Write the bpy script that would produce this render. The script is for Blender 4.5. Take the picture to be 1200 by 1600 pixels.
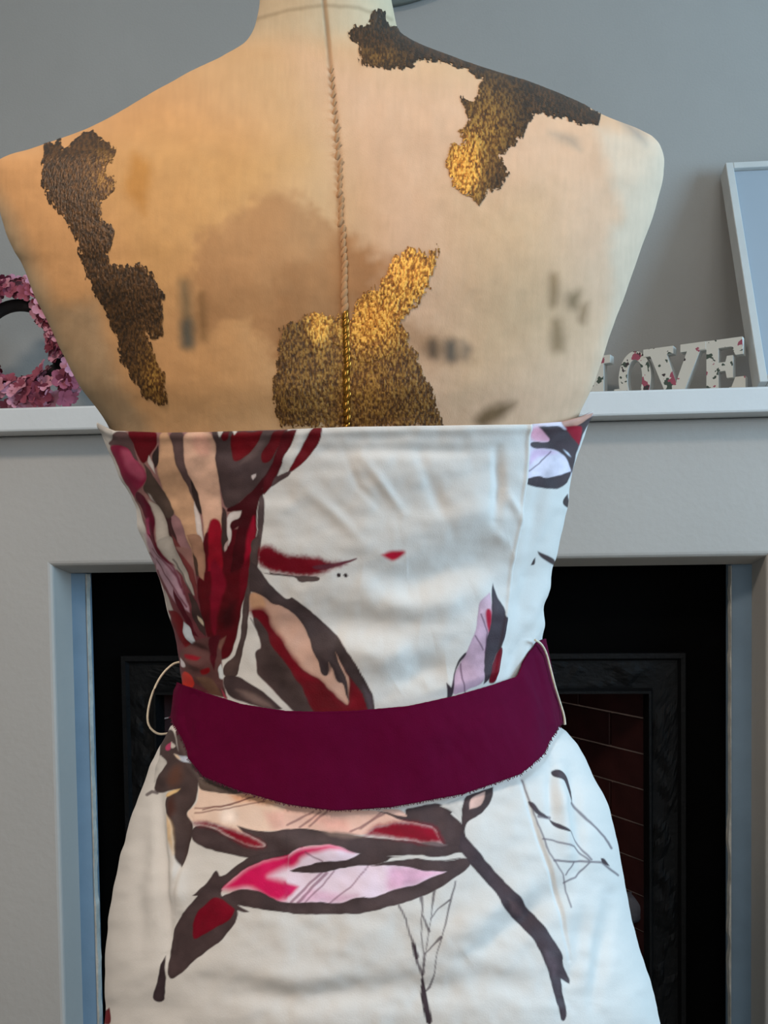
import bpy, bmesh, math, random
import numpy as np
from mathutils import Matrix, Vector

random.seed(7)
rng = np.random.default_rng(7)
for o in list(bpy.data.objects):
    bpy.data.objects.remove(o)
S = bpy.context.scene
COL = S.collection

# ------------------------------------------------------------------ camera
FOC, PPX, PPY, EYE = 1400.0, 600.0, 932.0, 0.965
YAW, PITCH, ROLL = 4.5, 2.2, 0.8


def cam_axes(yaw, pitch, roll):
    y, p, r = map(math.radians, (yaw, pitch, roll))
    F = np.array([-math.sin(y) * math.cos(p), math.cos(y) * math.cos(p), -math.sin(p)])
    R0 = np.array([math.cos(y), math.sin(y), 0.0])
    U0 = np.cross(R0, F)
    R = math.cos(r) * R0 - math.sin(r) * U0
    return R, np.cross(R, F), F


R_, U_, F_ = cam_axes(YAW, PITCH, ROLL)
cd = bpy.data.cameras.new('camera')
cam = bpy.data.objects.new('camera', cd)
COL.objects.link(cam)
m = Matrix.Identity(4)
for i in range(3):
    m[i][0], m[i][1], m[i][2] = R_[i], U_[i], -F_[i]
m[2][3] = EYE
cam.matrix_world = m
cd.sensor_width = 36.0
cd.lens = FOC * 36.0 / 1600.0
cd.shift_y = (PPY - 800.0) / 1600.0
cd.clip_start = 0.02
S.camera = cam

# ------------------------------------------------------------------ world, lights, exposure
w = bpy.data.worlds.new('world')
S.world = w
w.use_nodes = True
w.node_tree.nodes['Background'].inputs[0].default_value = (0.9, 0.95, 1.0, 1)
w.node_tree.nodes['Background'].inputs[1].default_value = 1.0


def area(name, loc, rot, size, size_y, power, color):
    l = bpy.data.lights.new(name, 'AREA')
    l.shape = 'RECTANGLE'
    l.size, l.size_y, l.energy, l.color = size, size_y, power, color
    o = bpy.data.objects.new(name, l)
    COL.objects.link(o)
    o.location = loc
    o.rotation_euler = [math.radians(a) for a in rot]
    return o


# daylight entering the window in the right wall, and the one behind the camera
area('daylight_right', (1.98, 0.25, 1.45), (0, 90, 0), 0.9, 1.2, 36.0, (0.44, 0.74, 1.0))
area('daylight_rear', (0.55, -2.45, 1.5), (90, 0, 0), 1.5, 1.3, 12.0, (1.0, 0.95, 0.90))
S.view_settings.view_transform = 'Standard'
S.view_settings.look = 'None'
S.view_settings.exposure = 0.53
S.view_settings.gamma = 1.0
S.view_settings.use_curve_mapping = False


# ------------------------------------------------------------------ helpers
def lin(c):
    c = np.asarray(c, float) / 255.0
    return np.where(c <= 0.04045, c / 12.92, ((c + 0.055) / 1.055) ** 2.4)


def mat(name, color, rough=0.6, metal=0.0, noise=0.0, nscale=30.0, bump=0.0, bscale=200.0, spec=0.5, sheen=0.0):
    M = bpy.data.materials.new(name)
    M.use_nodes = True
    nt = M.node_tree
    b = nt.nodes['Principled BSDF']
    c = list(lin(color)) + [1]
    b.inputs['Base Color'].default_value = c
    b.inputs['Roughness'].default_value = rough
    b.inputs['Metallic'].default_value = metal
    b.inputs['Specular IOR Level'].default_value = spec
    if sheen:
        b.inputs['Sheen Weight'].default_value = sheen
    tc = nt.nodes.new('ShaderNodeTexCoord')
    if noise:
        n = nt.nodes.new('ShaderNodeTexNoise')
        n.inputs['Scale'].default_value = nscale
        n.inputs['Detail'].default_value = 5
        nt.links.new(tc.outputs['Object'], n.inputs['Vector'])
        r = nt.nodes.new('ShaderNodeValToRGB')
        r.color_ramp.elements[0].position = 0.3
        r.color_ramp.elements[1].position = 0.7
        r.color_ramp.elements[0].color = [max(0, v * (1 - noise)) for v in c[:3]] + [1]
        r.color_ramp.elements[1].color = [min(1, v * (1 + noise)) for v in c[:3]] + [1]
        nt.links.new(n.outputs['Fac'], r.inputs['Fac'])
        nt.links.new(r.outputs['Color'], b.inputs['Base Color'])
    if bump:
        n = nt.nodes.new('ShaderNodeTexNoise')
        n.inputs['Scale'].default_value = bscale
        n.inputs['Detail'].default_value = 4
        nt.links.new(tc.outputs['Object'], n.inputs['Vector'])
        bp = nt.nodes.new('ShaderNodeBump')
        bp.inputs['Strength'].default_value = bump
        bp.inputs['Distance'].default_value = 0.002
        nt.links.new(n.outputs['Fac'], bp.inputs['Height'])
        nt.links.new(bp.outputs['Normal'], b.inputs['Normal'])
    return M


def attr_mat(name, attr, rough, bump_scale=(900, 900, 900), bump=0.1, metal=0.0, spec=0.3, sheen=0.0, dist=0.0006):
    """cloth-like material whose printed colour is carried by the mesh itself"""
    M = bpy.data.materials.new(name)
    M.use_nodes = True
    nt = M.node_tree
    b = nt.nodes['Principled BSDF']
    a = nt.nodes.new('ShaderNodeAttribute')
    a.attribute_name = attr
    nt.links.new(a.outputs['Color'], b.inputs['Base Color'])
    b.inputs['Roughness'].default_value = rough
    b.inputs['Metallic'].default_value = metal
    b.inputs['Specular IOR Level'].default_value = spec
    b.inputs['Sheen Weight'].default_value = sheen
    tc = nt.nodes.new('ShaderNodeTexCoord')
    mp = nt.nodes.new('ShaderNodeMapping')
    mp.inputs['Scale'].default_value = bump_scale
    n = nt.nodes.new('ShaderNodeTexNoise')
    n.inputs['Scale'].default_value = 1.0
    n.inputs['Detail'].default_value = 3
    nt.links.new(tc.outputs['Object'], mp.inputs['Vector'])
    nt.links.new(mp.outputs['Vector'], n.inputs['Vector'])
    bp = nt.nodes.new('ShaderNodeBump')
    bp.inputs['Strength'].default_value = bump
    bp.inputs['Distance'].default_value = dist
    nt.links.new(n.outputs['Fac'], bp.inputs['Height'])
    nt.links.new(bp.outputs['Normal'], b.inputs['Normal'])
    return M


def link(name, mesh, material=None, parent=None, smooth=False):
    o = bpy.data.objects.new(name, mesh)
    COL.objects.link(o)
    if material is not None:
        mesh.materials.append(material)
    if parent is not None:
        o.parent = parent
    if smooth:
        mesh.polygons.foreach_set('use_smooth', [True] * len(mesh.polygons))
    return o


def obj(name, bm, material, parent=None, smooth=False, bevel=0.0, seg=2):
    if bevel:
        bmesh.ops.bevel(bm, geom=bm.edges[:], offset=bevel, segments=seg, affect='EDGES', profile=0.5)
    bmesh.ops.recalc_face_normals(bm, faces=bm.faces[:])
    me = bpy.data.meshes.new(name)
    bm.to_mesh(me)
    bm.free()
    return link(name, me, material, parent, smooth)


def thing(name, label, cat, loc=(0, 0, 0), rz=0.0, group=None):
    o = bpy.data.objects.new(name, None)
    COL.objects.link(o)
    o.location = loc
    o.rotation_euler = (0, 0, rz)
    o.empty_display_size = 0.05
    o['label'], o['category'] = label, cat
    if group:
        o['group'] = group
    return o


def box(bm, x0, x1, y0, y1, z0, z1):
    vs = [bm.verts.new((x, y, z)) for x in (x0, x1) for y in (y0, y1) for z in (z0, z1)]
    for f in ((0, 1, 3, 2), (4, 6, 7, 5), (0, 4, 5, 1), (2, 3, 7, 6), (0, 2, 6, 4), (1, 5, 7, 3)):
        bm.faces.new([vs[i] for i in f])
    return vs


def prism(bm, pts, d, axis_map=lambda u, v, t: (u, t, v)):
    """extrude a flat outline (u, v) through depths d = (t0, t1)"""
    n = len(pts)
    a = [bm.verts.new(axis_map(u, v, d[0])) for u, v in pts]
    b = [bm.verts.new(axis_map(u, v, d[1])) for u, v in pts]
    bm.faces.new(a)
    bm.faces.new(b[::-1])
    for i in range(n):
        bm.faces.new((a[i], b[i], b[(i + 1) % n], a[(i + 1) % n]))


def tube(bm, pts, rad, n=8, closed=False):
    pts = [Vector(p) for p in pts]
    rings = []
    for i, p in enumerate(pts):
        if closed:
            t = pts[(i + 1) % len(pts)] - pts[i - 1]
        else:
            t = pts[min(i + 1, len(pts) - 1)] - pts[max(i - 1, 0)]
        t.normalize()
        up = Vector((0, 0, 1)) if abs(t.z) < 0.9 else Vector((0, 1, 0))
        a = t.cross(up).normalized()
        b = t.cross(a).normalized()
        r = rad[i] if isinstance(rad, (list, tuple)) else rad
        rings.append([bm.verts.new(p + a * r * math.cos(k * 2 * math.pi / n) + b * r * math.sin(k * 2 * math.pi / n)) for k in range(n)])
    L = len(rings)
    for i in range(L if closed else L - 1):
        A, B = rings[i], rings[(i + 1) % L]
        for k in range(n):
            bm.faces.new((A[k], A[(k + 1) % n], B[(k + 1) % n], B[k]))
    if not closed:
        bm.faces.new(rings[0][::-1])
        bm.faces.new(rings[-1])


def lathe(bm, prof, n=32, axis='z'):
    rings = []
    for r, h in prof:
        ring = []
        for k in range(n):
            a = k * 2 * math.pi / n
            p = (r * math.cos(a), r * math.sin(a), h) if axis == 'z' else (r * math.cos(a), h, r * math.sin(a))
            ring.append(bm.verts.new(p))
        rings.append(ring)
    for A, B in zip(rings, rings[1:]):
        for k in range(n):
            bm.faces.new((A[k], A[(k + 1) % n], B[(k + 1) % n], B[k]))
    bm.faces.new(rings[0][::-1])
    bm.faces.new(rings[-1])


def smoothstep(a, b, x):
    t = np.clip((x - a) / (b - a), 0, 1)
    return t * t * (3 - 2 * t)


_lat = rng.random((257, 257))


def vnoise(x, y, seed=0):
    x = np.asarray(x, float) + seed * 17.3
    y = np.asarray(y, float) + seed * 9.7
    xi, yi = np.floor(x).astype(int), np.floor(y).astype(int)
    fx, fy = x - xi, y - yi
    fx, fy = fx * fx * (3 - 2 * fx), fy * fy * (3 - 2 * fy)
    g = lambda a, b: _lat[a % 257, b % 257]
    return (g(xi, yi) * (1 - fx) + g(xi + 1, yi) * fx) * (1 - fy) + (g(xi, yi + 1) * (1 - fx) + g(xi + 1, yi + 1) * fx) * fy


def fbm(x, y, seed=0, o=4):
    s, a, t = 0, 0.5, 0
    for k in range(o):
        s = s + a * vnoise(x * 2 ** k, y * 2 ** k, seed + k)
        t += a
        a *= 0.5
    return s / t


# ------------------------------------------------------------------ materials
M_wall = mat('grey_wall_paint', (148, 146, 142), 0.85, noise=0.03, nscale=6, bump=0.15, bscale=300)
M_white = mat('white_gloss_paint', (200, 200, 199), 0.5, noise=0.03, nscale=9, bump=0.12, bscale=120)
M_surround = mat('white_wall_paint', (172, 166, 160), 0.8, noise=0.03, nscale=5, bump=0.25, bscale=90)
M_bluestrip = mat('blue_grey_paint', (104, 124, 141), 0.7, noise=0.08, nscale=20, bump=0.2, bscale=80)
M_plaster = mat('chipped_plaster', (188, 184, 176), 0.95, noise=0.2, nscale=60, bump=0.6, bscale=150)
M_black = mat('matt_black_iron', (3, 3, 3), 0.85, noise=0.3, nscale=20, spec=0.03)
M_iron = mat('cast_iron', (6, 6, 7), 0.6, noise=0.3, nscale=60, bump=0.6, bscale=120, spec=0.15)
M_tile = mat('maroon_tile', (42, 17, 16), 0.5, noise=0.3, nscale=25, bump=0.25, bscale=90, spec=0.2)
M_grout = mat('grey_grout', (165, 138, 126), 0.9, noise=0.2, nscale=40)
M_ceil = mat('ceiling_paint', (230, 228, 222), 0.9, noise=0.02)
M_floor = mat('beige_carpet', (150, 138, 124), 0.95, noise=0.12, nscale=80, bump=0.8, bscale=700)
M_glass = mat('window_glass', (235, 240, 245), 0.05)
M_glass.node_tree.nodes['Principled BSDF'].inputs['Transmission Weight'].default_value = 1.0
M_mirror = mat('mirror_glass', (225, 232, 238), 0.04, metal=1.0)
M_panel = mat('pale_blue_panel', (146, 156, 166), 0.35, noise=0.03, nscale=4)
M_frame = mat('grey_white_frame', (184, 184, 181), 0.55, noise=0.04, nscale=30)
M_rim = mat('grey_rim', (120, 124, 116), 0.5, noise=0.1)
M_belt = None
M_cord = mat('ivory_thread', (214, 200, 176), 0.9, noise=0.1, nscale=900)
M_stitch = mat('linen_thread', (180, 134, 92), 0.9, noise=0.25, nscale=120)
M_wood = mat('dark_wood', (70, 50, 36), 0.5, noise=0.3, nscale=12)
M_twig = mat('dark_twig', (26, 22, 22), 0.9, noise=0.3, nscale=60)

# ------------------------------------------------------------------ the room
YW, YS, YSH = 1.42, 1.25, 1.21                  # wall plane, surround front, shelf front


def struct(name, bm, material, **k):
    o = obj(name, bm, material, **k)
    o['kind'] = 'structure'
    return o


bm = bmesh.new()
box(bm, -1.9, -0.585, YW, YW + 0.5, 0, 2.5)
box(bm, 0.43, 2.0, YW, YW + 0.5, 0, 2.5)
box(bm, -0.585, 0.43, YW, YW + 0.5, 1.0, 2.5)
struct('wall_back', bm, M_wall)
bm = bmesh.new(); box(bm, -1.9, 2.0, -2.6, YW + 0.5, -0.1, 0.0); struct('floor', bm, M_floor)
bm = bmesh.new(); box(bm, -1.9, 2.0, -2.6, YW + 0.5, 2.5, 2.6); struct('ceiling', bm, M_ceil)
lamp = thing('added_ceiling_lamp', 'round white ceiling lamp added out of the frame for warm light from above', 'lamp', (-0.75, -0.35, 2.4995))
bm = bmesh.new(); lathe(bm, [(0.06, 0), (0.06, -0.02), (0.05, -0.03)], 32); obj('added_ceiling_rose', bm, M_white, lamp, smooth=True)
bm = bmesh.new(); lathe(bm, [(0.24, -0.0302), (0.25, -0.05), (0.235, -0.062)], 48); obj('added_lamp_shade', bm, M_white, lamp, smooth=True)
ld = bpy.data.lights.new('added_lamp_light', 'AREA')  # unseen lamp, added for warm shading from above left
ld.shape, ld.size, ld.energy, ld.color = 'DISK', 0.44, 17.0, (1.0, 0.85, 0.71)
lo = bpy.data.objects.new('added_lamp_light', ld); COL.objects.link(lo); lo.parent = lamp; lo.location = (0, 0, -0.066)
bm = bmesh.new(); box(bm, -2.0, -1.9, -2.6, YW + 0.5, 0, 2.5); struct('wall_left', bm, M_wall)


def holed_wall(name, fixed, a0, a1, b0, b1, axis):
    """wall with one rectangular window opening (a = along, b = up)"""
    bm = bmesh.new()
    A0, A1 = (-2.6, YW + 0.5) if axis == 'x' else (-1.9, 2.0)
    for u0, u1, v0, v1 in ((A0, a0, 0, 2.5), (a1, A1, 0, 2.5), (a0, a1, 0, b0), (a0, a1, b1, 2.5)):
        if axis == 'x':
            box(bm, fixed[0], fixed[1], u0, u1, v0, v1)
        else:
            box(bm, u0, u1, fixed[0], fixed[1], v0, v1)
    struct(name, bm, M_wall)


holed_wall('wall_right', (2.0, 2.12), -0.45, 0.95, 0.8, 2.15, 'x')
holed_wall('wall_rear', (-2.72, -2.6), -0.25, 1.35, 0.8, 2.2, 'y')


def window(name, at_, a0, a1, b0, b1, axis):
    root = bpy.data.objects.new(name, None)
    COL.objects.link(root)
    root['kind'] = 'structure'
    t, d = 0.05, 0.03
    mid = (a0 + a1) / 2

    def bx(nm, u0, u1, v0, v1, dd, mtl):
        bm = bmesh.new()
        if axis == 'x':
            box(bm, at_ - dd, at_ + dd, u0, u1, v0, v1)
        else:
            box(bm, u0, u1, at_ - dd, at_ + dd, v0, v1)
        obj(nm, bm, mtl, root)
    for u0, u1, v0, v1 in ((a0, a0 + t, b0, b1), (a1 - t, a1, b0, b1), (a0 + t, a1 - t, b0, b0 + t), (a0 + t, a1 - t, b1 - t, b1), (mid - t / 2, mid + t / 2, b0 + t, b1 - t)):
        bx('frame_bar', u0, u1, v0, v1, d, M_white)
    bx('pane', a0 + t, mid - t / 2, b0 + t, b1 - t, 0.003, M_glass)
    bx('pane', mid + t / 2, a1 - t, b0 + t, b1 - t, 0.003, M_glass)


window('window_1', 2.07, -0.45, 0.95, 0.8, 2.15, 'x')
window('window_2', -2.67, -0.25, 1.35, 0.8, 2.2, 'y')

# ------------------------------------------------------------------ fireplace surround and shelf
OL, OR, OT = -0.578, 0.422, 0.967
mp = thing('mantelpiece', 'white painted mantelpiece with a plain square shelf around the dark fireplace', 'fireplace', (0, YS, 0))
LY = lambda y: y - YS
bm = bmesh.new()
yb = LY(YW) - .002
U = lambda low: [(-0.86, 0), (-0.86, 1.153), (0.72, 1.153), (0.72, 0), (OR, 0), (OR, low), (OL, low), (OL, 0)]
layers = [[bm.verts.new((x, y, z)) for x, z in U(low)] for y, low in ((0.0, OT), (0.06, OT - 0.012), (yb, OT - 0.012))]
for A, B in zip(layers, layers[1:]):
    for i in range(8):
        bm.faces.new((A[i], A[(i + 1) % 8], B[(i + 1) % 8], B[i]))
for A in (layers[0], layers[-1]):
    for q in ((0, 1, 6, 7), (1, 2, 5, 6), (2, 3, 4, 5)):
        bm.faces.new([A[i] for i in q])
bmesh.ops.recalc_face_normals(bm, faces=bm.faces[:])
ed = [e for e in bm.edges if all(abs(v.co.y) < 1e-6 for v in e.verts) and len(e.link_faces) == 2 and e.calc_face_angle() > 0.5]
bmesh.ops.bevel(bm, geom=ed, offset=0.006, segments=3, affect='EDGES', profile=0.5)
obj('surround', bm, M_surround, mp)
bm = bmesh.new(); box(bm, -0.92, 0.78, LY(YSH), LY(YW) - .002, 1.1535, 1.1865); obj('shelf', bm, M_white, mp, bevel=0.003, seg=2)
# the two blue-grey boards set inside the opening
for s, x0, x1 in ((0, OL - .004, OL + 0.019), (1, OR - 0.026, OR + .004)):
    bm = bmesh.new()
    if s == 0:
        prism(bm, [(x0, LY(1.312)), (x1, LY(1.328)), (x1, LY(1.345)), (x0, LY(1.345))], (0, OT - 0.0125), lambda u, v, t: (u, v, t))
    else:
        prism(bm, [(x0, LY(1.324)), (x1, LY(1.310)), (x1, LY(1.345)), (x0, LY(1.345))], (0, OT - 0.0125), lambda u, v, t: (u, v, t))
    ob = obj('inner_board', bm, M_bluestrip, mp)
    ob['label'] = 'blue grey inner strip of the opening'
    # ragged plaster line along the board's inner edge
    bm = bmesh.new()
    xe = x1 if s == 0 else x0
    n = 110
    prev = None
    for i in range(n + 1):
        z = i / n * (OT - 0.014)
        j = 0.0002 + 0.0034 * max(0, fbm(np.array(z * 24), np.array(3.0 + s), 5) - 0.47) * 3.2
        sg = 1 if s == 0 else -1
        yy = LY(1.326 if s == 0 else 1.322)
        cur = [bm.verts.new((xe - sg * 0.0012, yy, z)), bm.verts.new((xe + sg * j, yy - 0.001, z)), bm.verts.new((xe + sg * j, yy + 0.012, z))]
        if prev:
            bm.faces.new((prev[0], prev[1], cur[1], cur[0]))
            bm.faces.new((prev[1], prev[2], cur[2], cur[1]))
        prev = cur
    ob = obj('plaster_edge', bm, M_plaster, mp)

# ------------------------------------------------------------------ cast iron insert
ins = thing('fireplace_insert', 'black cast iron fireplace insert with maroon tiled cheeks inside the opening', 'fireplace', (0, 1.36, 0))
IY = lambda y: y - 1.36
FL, FR, FT = -0.515, 0.338, 0.825            # outer edge of the iron frame
IL, IR, IT = -0.462, 0.285, 0.765            # inner edge
bm = bmesh.new()
box(bm, OL + 0.001, FL + 0.02, IY(1.355), IY(1.375), 0.0, OT - 0.0121)
box(bm, FR - 0.02, OR - 0.001, IY(1.355), IY(1.375), 0.0, OT - 0.0121)
box(bm, FL + 0.02, FR - 0.02, IY(1.355), IY(1.375), FT - 0.02, OT - 0.0121)
obj('register_plate', bm, M_black, ins)


def frame_bar(name, quad, seed):
    """one mitred side of the iron frame: a stepped moulding with cast relief"""
    bm = bmesh.new()
    (ax, az), (bx, bz), (cx, cz), (dx, dz) = quad              # outer a-b, inner d-c
    nu, nv = 90, 16
    g = []
    for i in range(nu + 1):
        u = i / nu
        row = []
        for j in range(nv + 1):
            v = j / nv
            x = (ax + (bx - ax) * u) * (1 - v) + (dx + (cx - dx) * u) * v
            z = (az + (bz - az) * u) * (1 - v) + (dz + (cz - dz) * u) * v
            lip = 0.008 if (v < 0.14 or v > 0.9) else 0.0
            rel = 0.0
            if not lip:
                rel = 0.010 * max(0.0, float(fbm(np.array(x * 42 + seed), np.array(z * 42), seed)) - 0.42) * math.sin(math.pi * (v - 0.14) / 0.76)
                rel = rel * 2.2 * min(1, u / 0.08, (1 - u) / 0.08)
            row.append(bm.verts.new((x, IY(1.352) - lip - rel, z)))
        g.append(row)
    for i in range(nu):
        for j in range(nv):
            bm.faces.new((g[i][j], g[i + 1][j], g[i + 1][j + 1], g[i][j + 1]))
    rim = [g[i][0] for i in range(nu + 1)]
    back = [bm.verts.new((v.co.x, IY(1.3545), v.co.z)) for v in rim]
    for i in range(nu):
        bm.faces.new((rim[i], back[i], back[i + 1], rim[i + 1]))
    rim = [g[i][nv] for i in range(nu + 1)]
    back = [bm.verts.new((v.co.x, IY(1.385), v.co.z)) for v in rim]
    for i in range(nu):
        bm.faces.new((rim[i], rim[i + 1], back[i + 1], back[i]))
    return obj(name, bm, M_iron, ins)


frame_bar('frame_top', ((FL, FT), (FR, FT), (IR, IT), (IL, IT)), 1)
frame_bar('frame_side', ((FR, FT), (FR, 0.0), (IR, 0.0), (IR, IT)), 2)
frame_bar('frame_side', ((FL, 0.0), (FL, FT), (IL, IT), (IL, 0.0)), 3)
BK = 1.615
bxl, bxr = -0.315, 0.135
bm = bmesh.new(); box(bm, bxl - 0.02, bxr + 0.02, IY(BK), IY(BK + 0.02), 0, IT + 0.06); obj('fireback', bm, M_black, ins)
bm = bmesh.new()
prism(bm, [(IL - .01, IY(1.385)), (IR + .01, IY(1.385)), (bxr, IY(BK)), (bxl, IY(BK))], (IT + 0.012, IT + 0.03), lambda u, v, t: (u, v, t))
obj('throat', bm, M_black, ins)
for s in (0, 1):
    p0 = Vector(((IR + 0.002, IL - 0.002)[s], IY(1.386), 0))
    p1 = Vector(((bxr, bxl)[s], IY(BK), 0))
    d = (p1 - p0)
    L = d.length
    d.normalize()
    nrm = Vector((-d.y, d.x, 0)) if s == 1 else Vector((d.y, -d.x, 0))     # away from the fire
    nrm = -nrm if nrm.x * (1 if s == 0 else -1) < 0 else nrm
    bm = bmesh.new()
    q = [p0 + nrm * 0.0045, p1 + nrm * 0.0045, p1 + nrm * 0.03, p0 + nrm * 0.03]
    prism(bm, [(v.x, v.y) for v in q], (0, IT + 0.012), lambda u, v, t: (u, v, t))
    ck = obj('tiled_cheek', bm, M_grout, ins)
    rowh, tl, gap = 0.0555, 0.148, 0.0032
    zt = 0.7205
    k = 0
    meshes = {}
    z1 = IT + 0.01
    rows = [(zt + 0.0, z1)] + [(zt - rowh * (i + 1), zt - rowh * i) for i in range(13)]
    for r, (za, zb) in enumerate(rows):
        off = 0.074 if r % 2 == 1 else 0.0
        edges = [0.0] + [e for e in (off + tl * i for i in range(0, 4)) if 0.01 < e < L - 0.01] + [L]
        for e0, e1 in zip(edges, edges[1:]):
            key = (round(e1 - e0, 4), round(zb - za, 4))
            a, b = e0 + gap / 2, e1 - gap / 2
            if key not in meshes:
                bm = bmesh.new()
                box(bm, 0, b - a, 0, 0.006, 0, zb - za - gap)
                bmesh.ops.bevel(bm, geom=bm.edges[:], offset=0.0009, segments=1, affect='EDGES')
                bmesh.ops.recalc_face_normals(bm, faces=bm.faces[:])
                me = bpy.data.meshes.new('tile')
                bm.to_mesh(me); bm.free()
                me.materials.append(M_tile)
                meshes[key] = me
            t = bpy.data.objects.new('tile', meshes[key])
            COL.objects.link(t)
            t.parent = ck
            pos = p0 + d * a
            # local x runs along the cheek, local y away from the fire
            rot = Matrix((( d.x, nrm.x, 0), (d.y, nrm.y, 0), (0, 0, 1)))
            t.matrix_local = Matrix.Translation((pos.x, pos.y, za + gap / 2)) @ rot.to_4x4() @ Matrix.Translation((0, random.uniform(-.0006, .0004), 0))
# grate in front of the fire: bars and scrolled ends
gr = bmesh.new()
for k in range(5):
    z = 0.28 + 0.035 * k
    tube(gr, [(-0.36 + 0.54 * i / 12, IY(1.40) - 0.03 * math.sin(math.pi * i / 12), z) for i in range(13)], 0.007, 8)
for x in (-0.36, -0.09, 0.18):
    tube(gr, [(x, IY(1.40) - (0.03 if x == -0.09 else 0), 0.0), (x, IY(1.40) - (0.03 if x == -0.09 else 0), 0.44)], 0.008, 8)
tube(gr, [(0.262, IY(1.425), 0.0), (0.262, IY(1.425), 0.36), (0.262, IY(1.422), 0.42)], 0.009, 8)
obj('grate', gr, M_iron, ins, smooth=True)
M_ash = mat('ashy_iron', (70, 72, 82), 0.7, noise=0.35, nscale=35, bump=0.6, bscale=90)
for zc in (0.414, 0.352):
    bm = bmesh.new()
    bmesh.ops.create_icosphere(bm, subdivisions=3, radius=1.0)
    for v in bm.verts:
        v.co *= 1 + 0.7 * (float(fbm(np.array(v.co.x * 2.2 + zc * 40), np.array(v.co.z * 2.6 + v.co.y * 2), 9)) - 0.5)
        v.co = Vector((v.co.x * 0.034 + 0.268, v.co.y * 0.03 + IY(1.42), v.co.z * 0.026 + zc))
    ob = obj('grate_scroll', bm, M_ash, ins, smooth=True)
    ob['label'] = 'ash grey scrolled end of the grate'
bm = bmesh.new()
prism(bm, [(IL, IY(1.386)), (IR, IY(1.386)), (bxr, IY(BK)), (bxl, IY(BK))], (0.0, 0.02), lambda u, v, t: (u, v, t))
obj('hearth_bottom', bm, M_black, ins)

# ------------------------------------------------------------------ leaning frame on the shelf
ZS = 1.1868
lean = math.atan2(0.155, 0.36)
fr = thing('picture_frame', 'pale grey box frame with plain blue grey panel leaning at the right of the shelf', 'picture frame', (0.408, 1.238, ZS))
fr.rotation_euler = (-lean, 0, 0)
W, H, T, RW = 0.30, 0.384, 0.028, 0.011
for nm, x0, x1, z0, z1 in (('frame_side', 0, RW, 0, H), ('frame_side', W - RW, W, 0, H), ('frame_rail', RW, W - RW, 0, RW), ('frame_rail', RW, W - RW, H - RW, H)):
    bm = bmesh.new(); box(bm, x0, x1, 0, T, z0, z1); obj(nm, bm, M_frame, fr, bevel=0.0008, seg=1)
bm = bmesh.new(); box(bm, RW, W - RW, 0.006, 0.012, RW, H - RW - 0.0015); obj('panel', bm, M_panel, fr)
fr.location.z += T * math.sin(lean) + 0.0002

# ------------------------------------------------------------------ round mirror above (its lower rim shows behind the neck)
wm = thing('wall_mirror', 'round wall mirror with grey rim above the shelf, mostly hidden behind the neck', 'mirror', (-0.105, YW - 0.001, 2.060))
bm = bmesh.new()
lathe(bm, [(0.238, 0.0), (0.240, -0.012), (0.236, -0.022), (0.226, -0.024), (0.220, -0.016), (0.219, 0.0)], 96, 'y'); obj('rim', bm, M_rim, wm, smooth=True)
bm = bmesh.new(); lathe(bm, [(0.2185, -0.004), (0.2185, -0.009)], 96, 'y'); obj('mirror_glass', bm, M_mirror, wm)

# ------------------------------------------------------------------ freestanding word on the shelf
M_letter = mat('cream_floral_letter', (200, 196, 186), 0.7)
nt = M_letter.node_tree
b = nt.nodes['Principled BSDF']
tc = nt.nodes.new('ShaderNodeTexCoord')
prev = None
base = list(lin((200, 196, 186))) + [1]
for sc, thr, colr, off in ((62, 0.60, (60, 72, 62), 0), (55, 0.61, (150, 70, 88), 5), (75, 0.66, (52, 40, 44), 11)):
    mp_ = nt.nodes.new('ShaderNodeMapping'); mp_.inputs['Location'].default_value = (off, off * 1.7, off)
    mp_.inputs['Scale'].default_value = (1, 0.0, 1)
    n = nt.nodes.new('ShaderNodeTexNoise'); n.inputs['Scale'].default_value = sc; n.inputs['Detail'].default_value = 3
    r = nt.nodes.new('ShaderNodeMath'); r.operation = 'GREATER_THAN'; r.inputs[1].default_value = thr
    mx = nt.nodes.new('ShaderNodeMix'); mx.data_type = 'RGBA'
    nt.links.new(tc.outputs['Object'], mp_.inputs['Vector']); nt.links.new(mp_.outputs['Vector'], n.inputs['Vector'])
    nt.links.new(n.outputs['Fac'], r.inputs[0]); nt.links.new(r.outputs[0], mx.inputs['Factor'])
    if prev is None:
        mx.inputs['A'].default_value = base
    else:
        nt.links.new(prev, mx.inputs['A'])
    mx.inputs['B'].default_value = list(lin(colr)) + [1]
    prev = mx.outputs['Result']
nt.links.new(prev, b.inputs['Base Color'])
M_letside = mat('cream_letter_edge', (206, 204, 198), 0.7)

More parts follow.
